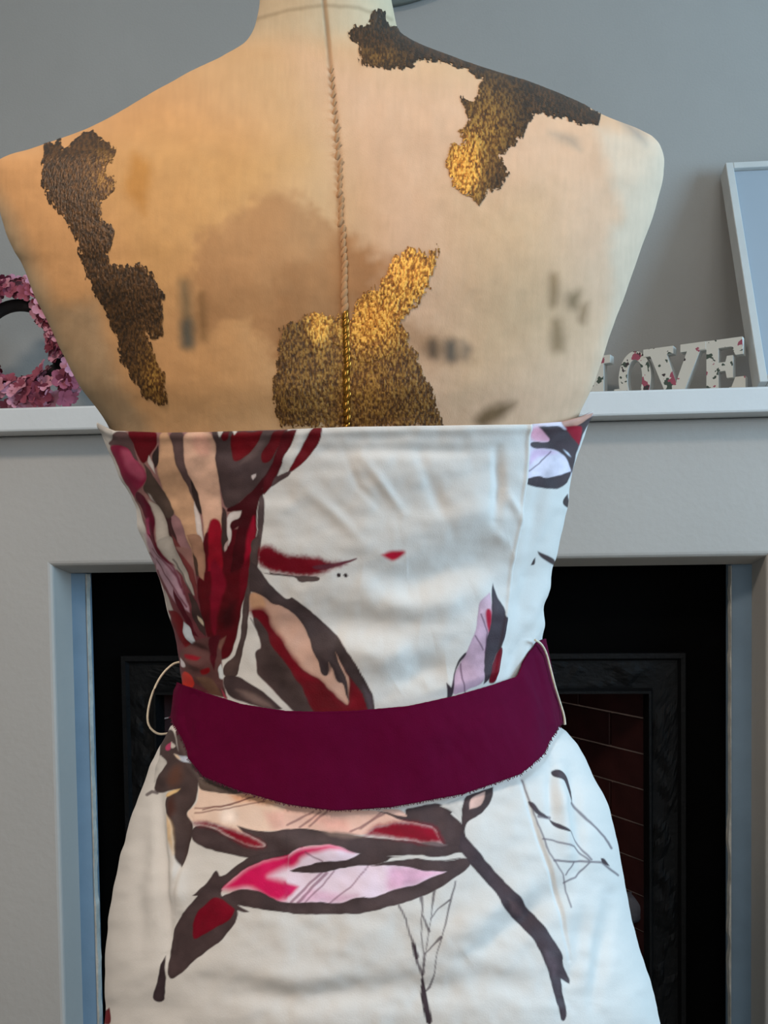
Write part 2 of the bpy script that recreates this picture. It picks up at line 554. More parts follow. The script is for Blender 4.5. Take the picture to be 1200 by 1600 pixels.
LZ, LH, LT = ZS + 0.0001, 0.0775, 0.018
word = thing('word_ornament', 'cream floral wooden letters spelling LOVE standing on the right of the shelf', 'ornament', (0.186, 1.372, LZ), -math.radians(27.5))
LETTERS = {
    'L': [(0.004, 0.066), (0.004, LH), (0.042, LH), (0.042, 0.066), (0.032, 0.066), (0.032, 0.012), (0.046, 0.012), (0.048, 0.026), (0.057, 0.026), (0.057, 0.0), (0.004, 0.0), (0.004, 0.011), (0.013, 0.011), (0.013, 0.066)],
    'V': [(0.094, LH), (0.136, LH), (0.136, 0.067), (0.127, 0.067), (0.140, 0.026), (0.155, 0.067), (0.146, 0.067), (0.146, LH), (0.180, LH), (0.180, 0.067), (0.173, 0.067), (0.146, 0.0), (0.130, 0.0), (0.104, 0.067), (0.094, 0.067)],
    'E': [(0.172, LH), (0.234, LH), (0.235, 0.054), (0.225, 0.054), (0.220, 0.066), (0.203, 0.066), (0.203, 0.046), (0.212, 0.046), (0.214, 0.054), (0.222, 0.054), (0.222, 0.024), (0.214, 0.024), (0.212, 0.034), (0.203, 0.034), (0.203, 0.011), (0.220, 0.011), (0.225, 0.024), (0.238, 0.024), (0.238, 0.0), (0.172, 0.0), (0.172, 0.011), (0.181, 0.011), (0.181, 0.066), (0.172, 0.066)],
}
for k in 'LOVE':
    bm = bmesh.new()
    if k == 'O':
        n = 40
        cx, cz = 0.087, LH / 2
        o_ = [(cx + 0.0235 * math.cos(a), cz + (LH / 2) * math.sin(a)) for a in (i * 2 * math.pi / n for i in range(n))]
        i_ = [(cx + 0.0110 * math.cos(a), cz + (LH / 2 - 0.012) * math.sin(a)) for a in (i * 2 * math.pi / n for i in range(n))]
        R4 = [[bm.verts.new((u, t, v)) for u, v in P] for P, t in ((o_, 0), (i_, 0), (o_, LT), (i_, LT))]
        for i in range(n):
            j = (i + 1) % n
            for A, B in ((0, 1), (2, 3), (0, 2), (1, 3)):
                bm.faces.new((R4[A][i], R4[A][j], R4[B][j], R4[B][i]))
    else:
        dy = -0.0012 if k == 'V' else 0.0
        sh = {'L': 0.009, 'V': 0.006, 'E': 0.0}[k]
        prism(bm, [((u + sh) if k != 'E' else (u if u > 0.2 else u + 0.006), v_) for u, v_ in LETTERS[k]], (dy, LT + dy))
    ob = obj('letter', bm, M_letter, word)
    ob['label'] = 'letter ' + k
    ob.data.materials.append(M_letside)
    for p in ob.data.polygons:
        if abs(p.normal.y) < 0.5:
            p.material_index = 1

# ------------------------------------------------------------------ pink blossom wreath on the shelf
WR, WT = 0.077, 0.027
wre = thing('flower_wreath', 'pink artificial blossom wreath standing at the left end of the shelf', 'wreath', (-0.642, 1.300, ZS))
WC = Vector((0, 0, WR + WT + 0.001))
bm = bmesh.new()
tube(bm, [WC + Vector(((WR - 0.014) * math.cos(a), 0.004, (WR - 0.014) * math.sin(a))) for a in (i * 2 * math.pi / 48 for i in range(48))], 0.009, 10, closed=True)
obj('twig_ring', bm, M_twig, wre, smooth=True)
bl_mats = [mat('blossom_%s' % n_, c, 0.8, noise=0.25, nscale=90) for n_, c in (('rose', (146, 70, 88)), ('pale', (192, 130, 146)), ('deep', (108, 32, 50)))]
bl_me = []
for q, M in enumerate(bl_mats):
    bm = bmesh.new()
    for p in range(5):
        a = p * 2 * math.pi / 5 + q
        ca, sa = math.cos(a), math.sin(a)
        rows = []
        for (l, wd, h) in ((0.0, 0.15, 0.0), (0.45, 0.42, 0.16), (0.85, 0.42, 0.30), (1.08, 0.16, 0.26)):
            rows.append([bm.verts.new((ca * l - sa * wd * s, sa * l + ca * wd * s, h + (0.12 if s else 0))) for s in (-1, 0, 1)])
        for A, B in zip(rows, rows[1:]):
            for i in (0, 1):
                bm.faces.new((A[i], A[i + 1], B[i + 1], B[i]))
    me = bpy.data.meshes.new('blossom')
    bm.to_mesh(me); bm.free()
    me.materials.append(M)
    me.polygons.foreach_set('use_smooth', [True] * len(me.polygons))
    bl_me.append(me)
cnt = 0
while cnt < 290:
    a = random.uniform(0, 2 * math.pi)
    b = random.uniform(0, 2 * math.pi)
    if math.sin(b) > 0.75:                       # leave the back of the ring bare
        continue
    if 0.9 < a < 2.4 and math.cos(b) < -0.3:      # the dark twig shows inside the top of the ring
        continue
    rr = 0.019 + random.uniform(-0.006, 0.008)
    n_ = Vector((math.cos(a) * math.cos(b), -abs(math.sin(b)) if math.sin(b) < 0 else math.sin(b), math.sin(a) * math.cos(b)))
    p = WC + Vector((WR * math.cos(a), 0, WR * math.sin(a))) + n_ * rr
    r = random.uniform(0.0095, 0.0165)
    if p.z < r * 0.9:
        p.z = r * 0.9
    o = bpy.data.objects.new('blossom', bl_me[random.choice((0, 0, 1, 1, 2))])
    COL.objects.link(o)
    o.parent = wre
    o.location = p
    q = (n_ + Vector((random.uniform(-.5, .5), random.uniform(-.6, .1), random.uniform(-.4, .6)))).to_track_quat('Z', 'Y')
    o.rotation_euler = q.to_euler()
    o.scale = (r, r, r)
    cnt += 1

# ================================================================== dress form and dress
# All of it is modelled in a frame turned by YAW about the vertical through the camera's foot;
# the outline measurements below are turned into metres on the plane through the form's side seams.
D0 = 0.56
RB, UB, FB = cam_axes(0.0, PITCH, ROLL)
EYE3 = np.array([0, 0, EYE])


def m_at(px, py, Y=D0):
    px, py = np.asarray(px, float), np.asarray(py, float)
    d = FB + RB * ((px - PPX) / FOC)[..., None] - UB * ((py - PPY) / FOC)[..., None]
    return EYE3 + d * (Y / d[..., 1])[..., None]


def pix(P):
    d = P - EYE3
    zc = d @ FB
    return PPX + FOC * (d @ RB) / zc, PPY - FOC * (d @ UB) / zc, zc


def outline(pts):
    """measured outline -> (z ascending, x)"""
    p = np.array(pts, float)
    q = m_at(p[:, 0], p[:, 1])
    o = np.argsort(q[:, 2])
    return q[o, 2], q[o, 0]


def pchip(xq, x, y):
    """monotone cubic interpolation"""
    x, y = np.asarray(x, float), np.asarray(y, float)
    h = np.diff(x); dl = np.diff(y) / h
    d = np.zeros_like(y)
    d[0], d[-1] = dl[0], dl[-1]
    for i in range(1, len(x) - 1):
        if dl[i - 1] * dl[i] > 0:
            w1, w2 = 2 * h[i] + h[i - 1], h[i] + 2 * h[i - 1]
            d[i] = (w1 + w2) / (w1 / dl[i - 1] + w2 / dl[i])
    xq = np.asarray(xq, float)
    k = np.clip(np.searchsorted(x, xq) - 1, 0, len(x) - 2)
    t = np.clip((xq - x[k]) / h[k], 0, 1)
    return y[k] * (1 + 2 * t) * (1 - t) ** 2 + d[k] * h[k] * t * (1 - t) ** 2 + y[k + 1] * t * t * (3 - 2 * t) + d[k + 1] * h[k] * t * t * (t - 1)


BODY_L = [(409, -60), (407, 0), (403, 25), (398, 45), (385, 65), (350, 86), (300, 112), (250, 140), (200, 170), (150, 197), (100, 216), (50, 233), (18, 243), (3, 252), (-2, 268),
          (3, 310), (15, 358), (30, 392), (42, 412), (62, 462), (83, 504), (108, 558), (133, 608), (154, 650), (170, 690)]
BODY_R = [(606, -60), (612, 0), (617, 25), (624, 48), (642, 62), (675, 77), (745, 103), (827, 129), (908, 163), (943, 181), (996, 201), (1018, 213), (1031, 228), (1037, 250), (1036, 270),
          (1026, 310), (1013, 354), (991, 415), (975, 460), (959, 503), (943, 551), (924, 608), (914, 645), (909, 689)]
DRESS_L = [(140, 615), (156, 652), (172, 696), (191, 741), (209, 775), (217, 820), (232, 857), (251, 902), (264, 951), (277, 992), (283, 1022), (286, 1060), (284, 1100), (276, 1125), (262, 1150), (247, 1175), (235, 1203), (210, 1275), (191, 1342), (180, 1417), (173, 1485), (170, 1540), (169, 1600), (166, 1700), (160, 2100)]
DRESS_R = [(938, 600), (923, 645), (909, 689), (894, 745), (886, 790), (871, 857), (854, 917), (850, 962), (848, 1000), (852, 1060), (860, 1100), (873, 1130), (898, 1163), (922, 1201), (943, 1246), (957, 1301), (969, 1370), (982, 1428), (998, 1493), (1015, 1548), (1026, 1600), (1045, 1700), (1100, 2100)]
# depth of the back (metres behind the side seams) by height
BACK_Z = np.array([0.30, 0.60, 0.70, 0.78, 0.855, 0.92, 0.98, 1.05, 1.13, 1.19, 1.225, 1.26, 1.29, 1.32, 1.36])
BACK_B = np.array([0.150, 0.135, 0.125, 0.108, 0.088, 0.086, 0.088, 0.093, 0.097, 0.090, 0.080, 0.062, 0.050, 0.046, 0.046])
FRNT_B = np.array([0.160, 0.145, 0.130, 0.110, 0.095, 0.110, 0.130, 0.135, 0.110, 0.085, 0.070, 0.058, 0.052, 0.048, 0.048])
OFFY = np.array([0, 0, 0, 0, 0, 0, 0, 0, 0, 0.006, 0.012, 0.018, 0.022, 0.020, 0.018])


def make_profile(L, R):
    zl, xl = outline(L)
    zr, xr = outline(R)

    def f(z):
        a, b_ = pchip(z, zl, xl), pchip(z, zr, xr)
        bb = pchip(z, BACK_Z, BACK_B)
        half = (b_ - a) / 2 * np.sqrt(np.clip(1 - (bb / D0) ** 2, 0.2, 1))
        return (a + b_) / 2, half, bb, pchip(z, BACK_Z, FRNT_B), pchip(z, BACK_Z, OFFY)
    return f, max(zl[0], zr[0]), min(zl[-1], zr[-1])


body_prof, _, _ = make_profile(BODY_L + [(178, 720), (215, 800), (250, 900), (285, 1000), (296, 1070), (290, 1120), (262, 1200), (225, 1300), (205, 1450)],
                               BODY_R + [(900, 720), (880, 800), (862, 900), (842, 1000), (846, 1070), (858, 1120), (895, 1200), (935, 1300), (965, 1450)])
dress_prof, _, _ = make_profile(DRESS_L, DRESS_R)


def ring(prof, th, z, off=0.0, exp_=2.25):
    """point on the surface at angle th (0 = right seam, pi/2 = back, pi = left seam) and height z"""
    cx, a, bb, bf, oy = prof(z)
    c, s = np.cos(th), np.sin(th)
    back = s >= 0
    e = np.where(back, 2 / exp_, 2 / 2.1)
    X = np.sign(c) * np.abs(c) ** e
    Yb = np.abs(s) ** e
    x = (cx + (a + off) * X) * (D0 + oy) / D0
    y = D0 + oy + np.where(back, -(bb + off) * Yb, (bf + off) * Yb)
    # the back of every ring sits lower than its side seams: shoulders fall away from their ridge
    zz = EYE + (z - EYE) * (1 + (oy - np.where(back, bb * Yb, 0.0)) / D0)
    return np.stack([x, y, zz], -1)


def grid_normals(P, closed=True):
    du = np.roll(P, -1, 1) - np.roll(P, 1, 1) if closed else np.gradient(P, axis=1)
    dv = np.gradient(P, axis=0)
    n = np.cross(du, dv)
    n /= np.linalg.norm(n, axis=-1, keepdims=True) + 1e-12
    return n


def grid_mesh(name, P, closed=True, colors=None, mask=None, cap_top=False, cap_bot=False, base=None):
    nv, nu = P.shape[:2]
    base = BASE if base is None else base
    v = (P - base).reshape(-1, 3)
    i, j = np.meshgrid(np.arange(nv - 1), np.arange(nu if closed else nu - 1), indexing='ij')
    a = i * nu + j
    b_ = i * nu + (j + 1) % nu
    q = np.stack([a, b_, b_ + nu, a + nu], -1).reshape(-1, 4)
    if mask is not None:
        q = q[mask[i.ravel(), j.ravel()] & mask[i.ravel() + 1, j.ravel()] & mask[i.ravel(), (j.ravel() + 1) % nu] & mask[i.ravel() + 1, (j.ravel() + 1) % nu]]
        used = np.unique(q)
        remap = -np.ones(len(v), int); remap[used] = np.arange(len(used))
        q = remap[q]; v = v[used]
        if colors is not None:
            colors = colors.reshape(-1, 3)[used]
    me = bpy.data.meshes.new(name)
    nq = len(q)
    caps = []
    if cap_top:
        caps.append(np.arange(nu)[::-1])
    if cap_bot:
        caps.append((nv - 1) * nu + np.arange(nu))
    loops = np.concatenate([q.ravel()] + caps)
    starts = list(np.arange(nq) * 4)
    s = nq * 4
    for c in caps:
        starts.append(s); s += len(c)
    me.vertices.add(len(v)); me.vertices.foreach_set('co', v.astype(np.float32).ravel())
    me.loops.add(len(loops)); me.loops.foreach_set('vertex_index', loops.astype(np.int32))
    me.polygons.add(len(starts)); me.polygons.foreach_set('loop_start', np.array(starts, np.int32))
    me.update(calc_edges=True)
    me.polygons.foreach_set('use_smooth', np.ones(len(starts), bool))
    if colors is not None:
        at = me.color_attributes.new('print', 'FLOAT_COLOR', 'POINT')
        c4 = np.ones((len(v), 4), np.float32); c4[:, :3] = colors.reshape(-1, 3)
        at.data.foreach_set('color', c4.ravel())
    me.validate()
    return me


CXB, ZB = 0.0, 0.0
BASE = np.array([-0.005, D0, 0.0])
cy, sy = math.cos(math.radians(YAW)), math.sin(math.radians(YAW))
BASE_W = (BASE[0] * cy - BASE[1] * sy, BASE[0] * sy + BASE[1] * cy, 0.0)

# ------------------------------------------------------------------ cloth pattern (flat artwork, later carried by the cloth)
class Art:
    def __init__(self, x0, y0, x1, y1, bg, ss=1.0):
        self.x0, self.y0, self.s, self.ss = x0, y0, ss, ss
        self.h, self.w = int((y1 - y0) * ss), int((x1 - x0) * ss)
        self.img = np.ones((self.h, self.w, 3)) * lin(bg)
        gy, gx = np.mgrid[0:self.h, 0:self.w]
        self.gx = x0 + (gx + 0.5) / ss
        self.gy = y0 + (gy + 0.5) / ss
        self.wx = (fbm(self.gx / 15, self.gy / 15, 1, 2) - 0.5) * 5.0        # wobble of the brush edge
        self.wy = (fbm(self.gx / 15, self.gy / 15, 6, 2) - 0.5) * 5.0
        self.tone = fbm(self.gx / 22, self.gy / 22, 3)
        self.fine = fbm(self.gx / 3, self.gy / 3, 4, 2)

    def win(self, xa, ya, xb, yb):
        f = lambda v, o, n: int(np.clip((v - o) * self.s, 0, n))
        return slice(f(ya, self.y0, self.h), f(yb, self.y0, self.h)), slice(f(xa, self.x0, self.w), f(xb, self.x0, self.w))

    def blend(self, sl, a, color, vary):
        c = lin(color)
        t = self.tone[sl][..., None]
        col = c * (1 + vary * (t - 0.5) * 2)
        self.img[sl] = self.img[sl] * (1 - a[..., None]) + np.clip(col, 0, 1) * a[..., None]

    def dist(self, pts, x, y):
        d = np.full(x.shape, 1e9)
        inside = np.zeros(x.shape, bool)
        n = len(pts)
        for i in range(n):
            (ax, ay), (bx, by) = pts[i], pts[(i + 1) % n]
            ex, ey = bx - ax, by - ay
            t = np.clip(((x - ax) * ex + (y - ay) * ey) / (ex * ex + ey * ey + 1e-9), 0, 1)
            d = np.minimum(d, (x - ax - t * ex) ** 2 + (y - ay - t * ey) ** 2)
            if ay != by:
                c = ((ay > y) != (by > y)) & (x < ex * (y - ay) / (by - ay) + ax)
                inside ^= c
        d = np.sqrt(d)
        return np.where(inside, d, -d)

    @staticmethod
    def rounded(pts):
        """cut the corners so that brush strokes run in curves, keeping real points sharp"""
        p = np.array(pts, float)
        for _ in range(2):
            out = []
            n = len(p)
            for i in range(n):
                a, b_, c = p[i - 1], p[i], p[(i + 1) % n]
                u, v_ = a - b_, c - b_
                lu, lv = np.hypot(*u) + 1e-9, np.hypot(*v_) + 1e-9
                if (u @ v_) / (lu * lv) > 0.25:                # sharp tip: leave it
                    out.append(b_)
                else:
                    k = min(0.25, 7.0 / lu), min(0.25, 7.0 / lv)
                    out += [b_ + u * k[0], b_ + v_ * k[1]]
            p = np.array(out)
        return p

    def poly(self, pts, color, soft=0.9, vary=0.32, wob=0.6, a=1.0, edge=None, rag=0.0):
        p = self.rounded(pts)
        mg = soft * 2 + 6 + rag
        sl = self.win(p[:, 0].min() - mg, p[:, 1].min() - mg, p[:, 0].max() + mg, p[:, 1].max() + mg)
        x = self.gx[sl] + self.wx[sl] * wob
        y = self.gy[sl] + self.wy[sl] * wob
        d = self.dist(p.tolist(), x, y)
        if rag:
            d = d + (self.fine[sl] - 0.5) * 2 * rag
        al = smoothstep(-soft, soft, d) * a
        self.blend(sl, al, color, vary)
        if soft < 1.3 and vary > 0.1 and self.ss > 1:           # pigment gathers along a wet brush edge
            self.img[sl] *= 1 - 0.22 * (al * np.exp(-np.maximum(d, 0) / 2.2))[..., None]

    def line(self, pts, color, wd=2.5, a=0.8, soft=1.1, wob=0.5):
        p = np.array(pts, float)
        wd = np.broadcast_to(np.asarray(wd, float), (len(p),)) if not np.isscalar(wd) else np.full(len(p), wd * 1.5)
        mg = wd.max() + 6
        sl = self.win(p[:, 0].min() - mg, p[:, 1].min() - mg, p[:, 0].max() + mg, p[:, 1].max() + mg)
        x = self.gx[sl] + self.wx[sl] * wob
        y = self.gy[sl] + self.wy[sl] * wob
        best = np.full(x.shape, -1e9)
        for i in range(len(p) - 1):
            (ax, ay), (bx, by) = p[i], p[i + 1]
            ex, ey = bx - ax, by - ay
            t = np.clip(((x - ax) * ex + (y - ay) * ey) / (ex * ex + ey * ey + 1e-9), 0, 1)
            best = np.maximum(best, wd[i] / 2 + (wd[i + 1] - wd[i]) / 2 * t - np.hypot(x - ax - t * ex, y - ay - t * ey))
        self.blend(sl, smoothstep(-soft, soft, best) * a, color, 0.1)

    def sample(self, px, py):
        u = np.clip((px - self.x0) * self.s - 0.5, 0, self.w - 1.001)
        v = np.clip((py - self.y0) * self.s - 0.5, 0, self.h - 1.001)
        i, j = v.astype(int), u.astype(int)
        fv, fu = (v - i)[..., None], (u - j)[..., None]
        I = self.img
        return (I[i, j] * (1 - fu) + I[i, j + 1] * fu) * (1 - fv) + (I[i + 1, j] * (1 - fu) + I[i + 1, j + 1] * fu) * fv


def C(ox, oy, s):
    return lambda *p: [(ox + p[i] * s, oy + p[i + 1] * s) for i in range(0, len(p), 2)]


WHITE = (212, 206, 200)
BR, BRD, RD, CR, MG, PK, PE, MV = (82, 66, 66), (60, 46, 44), (104, 0, 24), (152, 10, 42), (205, 28, 100), (232, 208, 218), (206, 168, 144), (180, 150, 162)
art = Art(120, 620, 1080, 1640, WHITE, 1.5)
P, Ln = art.poly, art.line

# --- big bloom at the left of the bodice, upper half
K = C(150, 650, .25)
P(K(85,190, 120,110, 200,90, 1200,80, 1150,250, 1080,420, 1010,520, 1000,720, 985,1010, 380,1010, 330,840, 240,500, 180,400), (150, 112, 108), 1, .15)
P(K(20,40, 50,50, 115,90, 110,150, 80,170, 40,120), WHITE)
P(K(85,190, 140,175, 200,180, 250,260, 330,370, 310,430, 260,470, 240,505, 180,400, 130,280), (140, 26, 68), 1.5)
P(K(150,200, 215,200, 310,350, 320,380, 270,400, 200,340, 160,250), (176, 84, 110), 5)
P(K(115,95, 210,95, 235,190, 270,280, 240,260, 200,185, 85,182, 85,160, 110,150), (104, 80, 80), 1)
P(K(205,95, 395,95, 370,200, 310,295, 290,290, 240,200), RD)
P(K(400,95, 455,95, 480,200, 510,310, 570,440, 610,520, 640,640, 660,760, 640,870, 610,870, 560,760, 500,640, 450,530, 410,440, 380,300, 395,240), (196, 158, 128), 1)
P(K(385,180, 400,280, 375,330, 345,260), BRD, 1)
P(K(455,95, 555,95, 545,200, 550,280, 590,370, 660,590, 655,622, 630,590, 570,440, 500,300, 480,200), (98, 78, 76), 1)
P(K(552,95, 722,95, 750,180, 740,280, 770,400, 780,560, 785,700, 715,650, 700,720, 680,760, 665,620, 590,390, 550,280, 543,190), (212, 174, 152), 1)
P(K(590,130, 700,110, 720,200, 690,260, 610,230), (204, 154, 138), 6, a=.7)
P(K(590,390, 630,480, 662,600, 655,622, 620,560, 590,460), BRD, .8)
P(K(722,90, 1200,90, 1150,180, 1130,260, 1160,300, 1090,400, 1000,440, 900,540, 860,575, 810,585, 790,540, 775,430, 740,290, 752,180), BR, 1)
P(K(1000,110, 1110,95, 1060,180, 980,260, 900,300), (112, 94, 92), 6, a=.7)
P(K(785,110, 835,98, 830,150, 790,160), RD)
P(K(835,200, 850,98, 1045,95, 1000,190, 880,288, 848,275), (112, 6, 24))
P(K(1105,90, 1185,90, 1140,180, 1100,270, 1060,297, 1030,280, 1030,225, 1080,170), (106, 4, 24))
P(K(760,92, 800,94, 778,136), WHITE, .8); P(K(850,92, 885,95, 868,124), WHITE, .8)
P(K(968,370, 1000,358, 1000,378, 980,398), (220, 206, 204), .8)
P(K(690,720, 1000,700, 970,1010, 600,1010, 640,870, 680,760), (92, 4, 24), 1)
P(K(1100,300, 1150,250, 1168,300, 1130,380, 1070,440, 1050,490, 1015,510, 1010,620, 1000,780, 990,900, 975,1010, 830,1010, 850,900, 870,760, 890,690, 850,720, 835,690, 850,660, 890,640, 910,600, 870,592, 815,605, 812,578, 880,560, 940,500, 1010,430), (74, 2, 18), 1)
P(K(1003,630, 985,620, 950,720, 930,900, 925,1010, 970,1010, 990,850), (152, 8, 46), 3)
P(K(817,605, 907,592, 900,640, 850,655, 835,690, 850,720, 843,770, 830,815, 820,800, 822,700), (218, 208, 204), .8)
P(K(1040,490, 1052,540, 1050,650, 1032,800, 1012,900, 985,1010, 962,1010, 985,900, 1000,800, 1015,650, 1015,510), (96, 80, 80), .8)
P(K(785,570, 815,600, 817,700, 828,800, 800,850, 780,820, 785,700), (76, 58, 56), .8)
P(K(712,655, 740,632, 775,660, 787,720, 782,820, 795,900, 780,1010, 700,1010, 705,900, 700,780), (150, 14, 42), 2)
P(K(590,770, 660,810, 690,870, 680,1010, 620,1010, 600,900), (166, 128, 108), 1)
P(K(608,870, 632,900, 642,1010, 615,1010), (84, 62, 52), 1)
P(K(608,535, 640,600, 668,720, 672,780, 655,812, 638,760, 615,640), (216, 202, 196), 1)
P(K(470,610, 520,640, 560,740, 600,860, 612,1010, 590,1010, 560,900, 500,790, 455,700), (158, 120, 122), 1)
P(K(420,600, 470,620, 465,690, 520,800, 572,940, 562,985, 480,830, 430,740), (76, 40, 42), 1)
P(K(300,290, 350,350, 400,440, 440,490, 495,610, 460,640, 430,640, 350,520, 300,450, 330,390), (90, 74, 66), 1)
P(K(335,245, 360,300, 378,362, 345,320, 320,285), (205, 196, 190), .8)
P(K(330,480, 350,500, 372,545, 350,520), (180, 170, 165), .8)
P(K(240,500, 270,460, 330,520, 370,600, 380,660, 370,740, 400,810, 440,860, 500,1010, 480,1010, 420,900, 350,810, 310,740, 330,680, 290,590), (96, 8, 42), 1)
P(K(300,650, 340,640, 330,730, 382,800, 350,830, 298,750), (168, 66, 104), 3)
P(K(338,520, 400,580, 430,650, 432,740, 480,830, 570,1000, 510,1010, 440,860, 385,770, 380,660), (186, 176, 166), 1)
P(K(290,740, 350,830, 430,890, 500,1010, 380,1010, 330,860), (174, 144, 154), 2)
Ln(K(340,830, 420,890, 490,1010), (96, 30, 52), 1.6); Ln(K(330,860, 400,930, 440,1010), (110, 60, 76), 1.4)
# strands running off to the right under the neckline
K = C(150, 640, .375)
P(K(905,70, 948,70, 936,130, 892,195, 815,262, 800,264, 845,175), (112, 2, 24), .8)
P(K(815,255, 803,280, 722,325, 690,330, 720,290, 785,265), (96, 76, 76), .8)
P(K(838,80, 905,70, 848,175, 800,262, 755,280, 780,205, 775,180, 815,140), WHITE, .8)
P(K(780,90, 838,85, 812,150, 778,200, 776,235, 738,290, 722,330, 700,355, 690,300, 735,235, 745,190), (92, 2, 22), .8)

# --- lower half of the bloom
_k2 = C(210, 850, .20833)


def K(*p):
    q = list(p)
    for i in range(0, len(q), 2):                       # let the strokes run up past the waist of the bloom at uneven heights
        if q[i + 1] == 0:
            t = 15 + (q[i] * 37 % 70)
            q[i], q[i + 1] = q[i] - 0.22 * t, -t
    return _k2(*q)


P(K(135,190, 560,210, 560,260, 600,680, 640,1000, 690,1150, 330,1090, 260,500, 150,150), (112, 60, 66), 1.5, .2)
P(K(470,270, 525,215, 600,190, 700,230, 800,180, 888,150, 870,250, 800,480, 770,640, 740,800, 700,870, 600,870, 540,690, 480,420), (92, 2, 20), 1)
P(K(562,170, 600,110, 655,180, 690,300, 640,460, 600,690, 572,650, 570,430, 580,250), (128, 10, 42), 3)
P(K(790,200, 850,110, 893,60, 880,180, 840,340, 790,450), (110, 4, 30), 4)
P(K(640,500, 760,430, 740,620, 660,640), (44, 2, 8), 8, a=.6)
P(K(668,20, 712,0, 702,40, 680,62), (205, 180, 176), .8)
P(K(905,0, 955,0, 932,100, 922,200, 880,330, 857,440, 852,550, 832,700, 782,930, 770,1000, 660,1000, 670,900, 750,860, 800,680, 812,520, 860,300), (90, 72, 68), .8)
P(K(85,0, 200,60, 300,190, 380,400, 415,510, 370,480, 300,430, 220,300, 150,120), (172, 142, 154), 1.5)
P(K(100,0, 160,0, 250,70, 300,180, 250,140), (104, 8, 40), 1)
for q in ((130,40, 220,110, 300,230, 375,380), (160,110, 230,220, 320,350, 390,470), (215,80, 290,190, 350,330)):
    Ln(K(*q), (104, 44, 62), 1.5)
P(K(180,0, 272,0, 350,130, 400,230, 452,390, 430,385, 330,230, 230,80), (174, 166, 158), 1)
Ln(K(280,120, 350,250, 430,385), (70, 60, 60), 1.2)
P(K(300,335, 360,430, 392,520, 430,580, 440,640, 485,700, 420,680, 380,560, 310,440), (92, 2, 32), 1)
P(K(272,0, 335,0, 440,150, 470,300, 472,420, 440,330, 400,230, 350,130), (126, 62, 62), 1)
P(K(300,20, 420,20, 450,150, 470,300, 440,180, 370,90), (150, 112, 106), 1.5)
P(K(410,0, 520,0, 532,100, 520,275, 480,240, 450,80), (174, 134, 112), 1)
P(K(440,60, 472,120, 482,245, 460,235), (84, 64, 54), .8)
P(K(398,370, 440,390, 480,470, 522,560, 532,690, 480,640, 440,560, 425,480), (74, 54, 52), 1)
P(K(475,535, 515,568, 517,612, 480,580), (206, 190, 168), .8)
P(K(255,500, 330,510, 372,580, 360,660, 390,720, 450,790, 495,800, 450,835, 380,790, 330,700, 290,600), (118, 4, 22), 1)
P(K(370,580, 420,620, 440,700, 483,772, 440,775, 380,710, 358,650), (206, 212, 218), .8)
P(K(215,340, 260,400, 292,500, 250,500), (182, 176, 170), 1)
P(K(345,790, 540,690, 650,700, 660,1000, 690,1140, 640,1140, 460,1060, 350,900), (104, 70, 68), 1.5)
P(K(540,690, 642,680, 622,800, 600,950, 570,880), (84, 4, 26), 1.5)
P(K(640,720, 685,690, 650,800, 632,780), (130, 92, 82), 2)
P(K(345,850, 398,890, 392,925, 350,925), (222, 212, 214), .8)
P(K(380,820, 500,850, 480,880, 380,850), (140, 20, 40), 2)
P(K(500,940, 560,920, 572,960, 510,985), (136, 8, 24), 1.5)
P(K(350,950, 430,970, 458,1040, 420,1090, 350,1090), (208, 70, 58), 1.5)
P(K(470,1000, 560,990, 620,1060, 652,1145, 560,1130), (116, 86, 70), 2)
P(K(628,930, 650,900, 677,1010, 652,1022, 628,1000), (220, 222, 222), .8)
P(K(650,1080, 690,1160, 660,1150), (190, 80, 100), 1)
P(K(655,990, 770,985, 860,1050, 960,1100, 1110,1240, 1050,1250, 900,1215, 760,1165, 690,1130), BR, 1)
P(K(760,1100, 880,1110, 1010,1200, 1040,1240, 900,1200), (140, 118, 112), 5, a=.8)
P(K(850,560, 880,590, 940,720, 946,790, 900,810, 915,980, 1020,1090, 1190,1250, 1110,1250, 960,1100, 860,1050, 768,985, 785,930, 832,700), WHITE, .8, .05)
Ln(K(865,560, 900,630, 925,690), (90, 80, 76), 1.0)

# --- brush mark and the long leaf across the middle of the bodice
K = C(380, 840, .2)
P(K(110,100, 140,75, 190,58, 260,90, 330,130, 430,143, 560,150, 680,190, 740,195, 800,195, 800,215, 700,245, 560,297, 430,305, 300,282, 200,262, 150,222, 110,180), (120, 0, 30), 6, .15, rag=2)
P(K(540,230, 680,200, 740,203, 888,160, 885,172, 760,222, 640,250, 560,252), (110, 52, 64), 1.2)
P(K(118,225, 160,287, 340,302, 410,312, 430,352, 580,347, 607,320, 580,300, 400,300, 330,290, 210,278), (94, 78, 76), .8)
P(K(118,228, 190,240, 207,283, 145,273), WHITE, .8)
P(K(70,0, 145,0, 110,100, 115,230, 60,420, 40,600, 30,640, 0,870, -40,870, 0,500, 45,300), (92, 76, 74), .8)
for cx in (745, 800):
    P(K(*[v for a in range(10) for v in (cx + 17 * math.cos(a * .628), 300 + 17 * math.sin(a * .628))]), (60, 46, 48), .7)
P(K(60,600, 45,440, 100,425, 300,510, 520,690, 720,752, 840,920, 1010,1220, 1030,1370, 420,1380, 110,1070, 90,900, 145,865), (98, 36, 40), 1.5)
P(K(45,440, 100,425, 170,470, 220,520, 290,530, 400,600, 470,690, 530,810, 560,930, 600,980, 660,970, 720,890, 800,1050, 835,1100, 825,1300, 800,1312, 680,1200, 600,1110, 440,1020, 340,890, 290,790, 200,720, 180,600, 100,560, 45,580), (202, 164, 146), 1, .12)
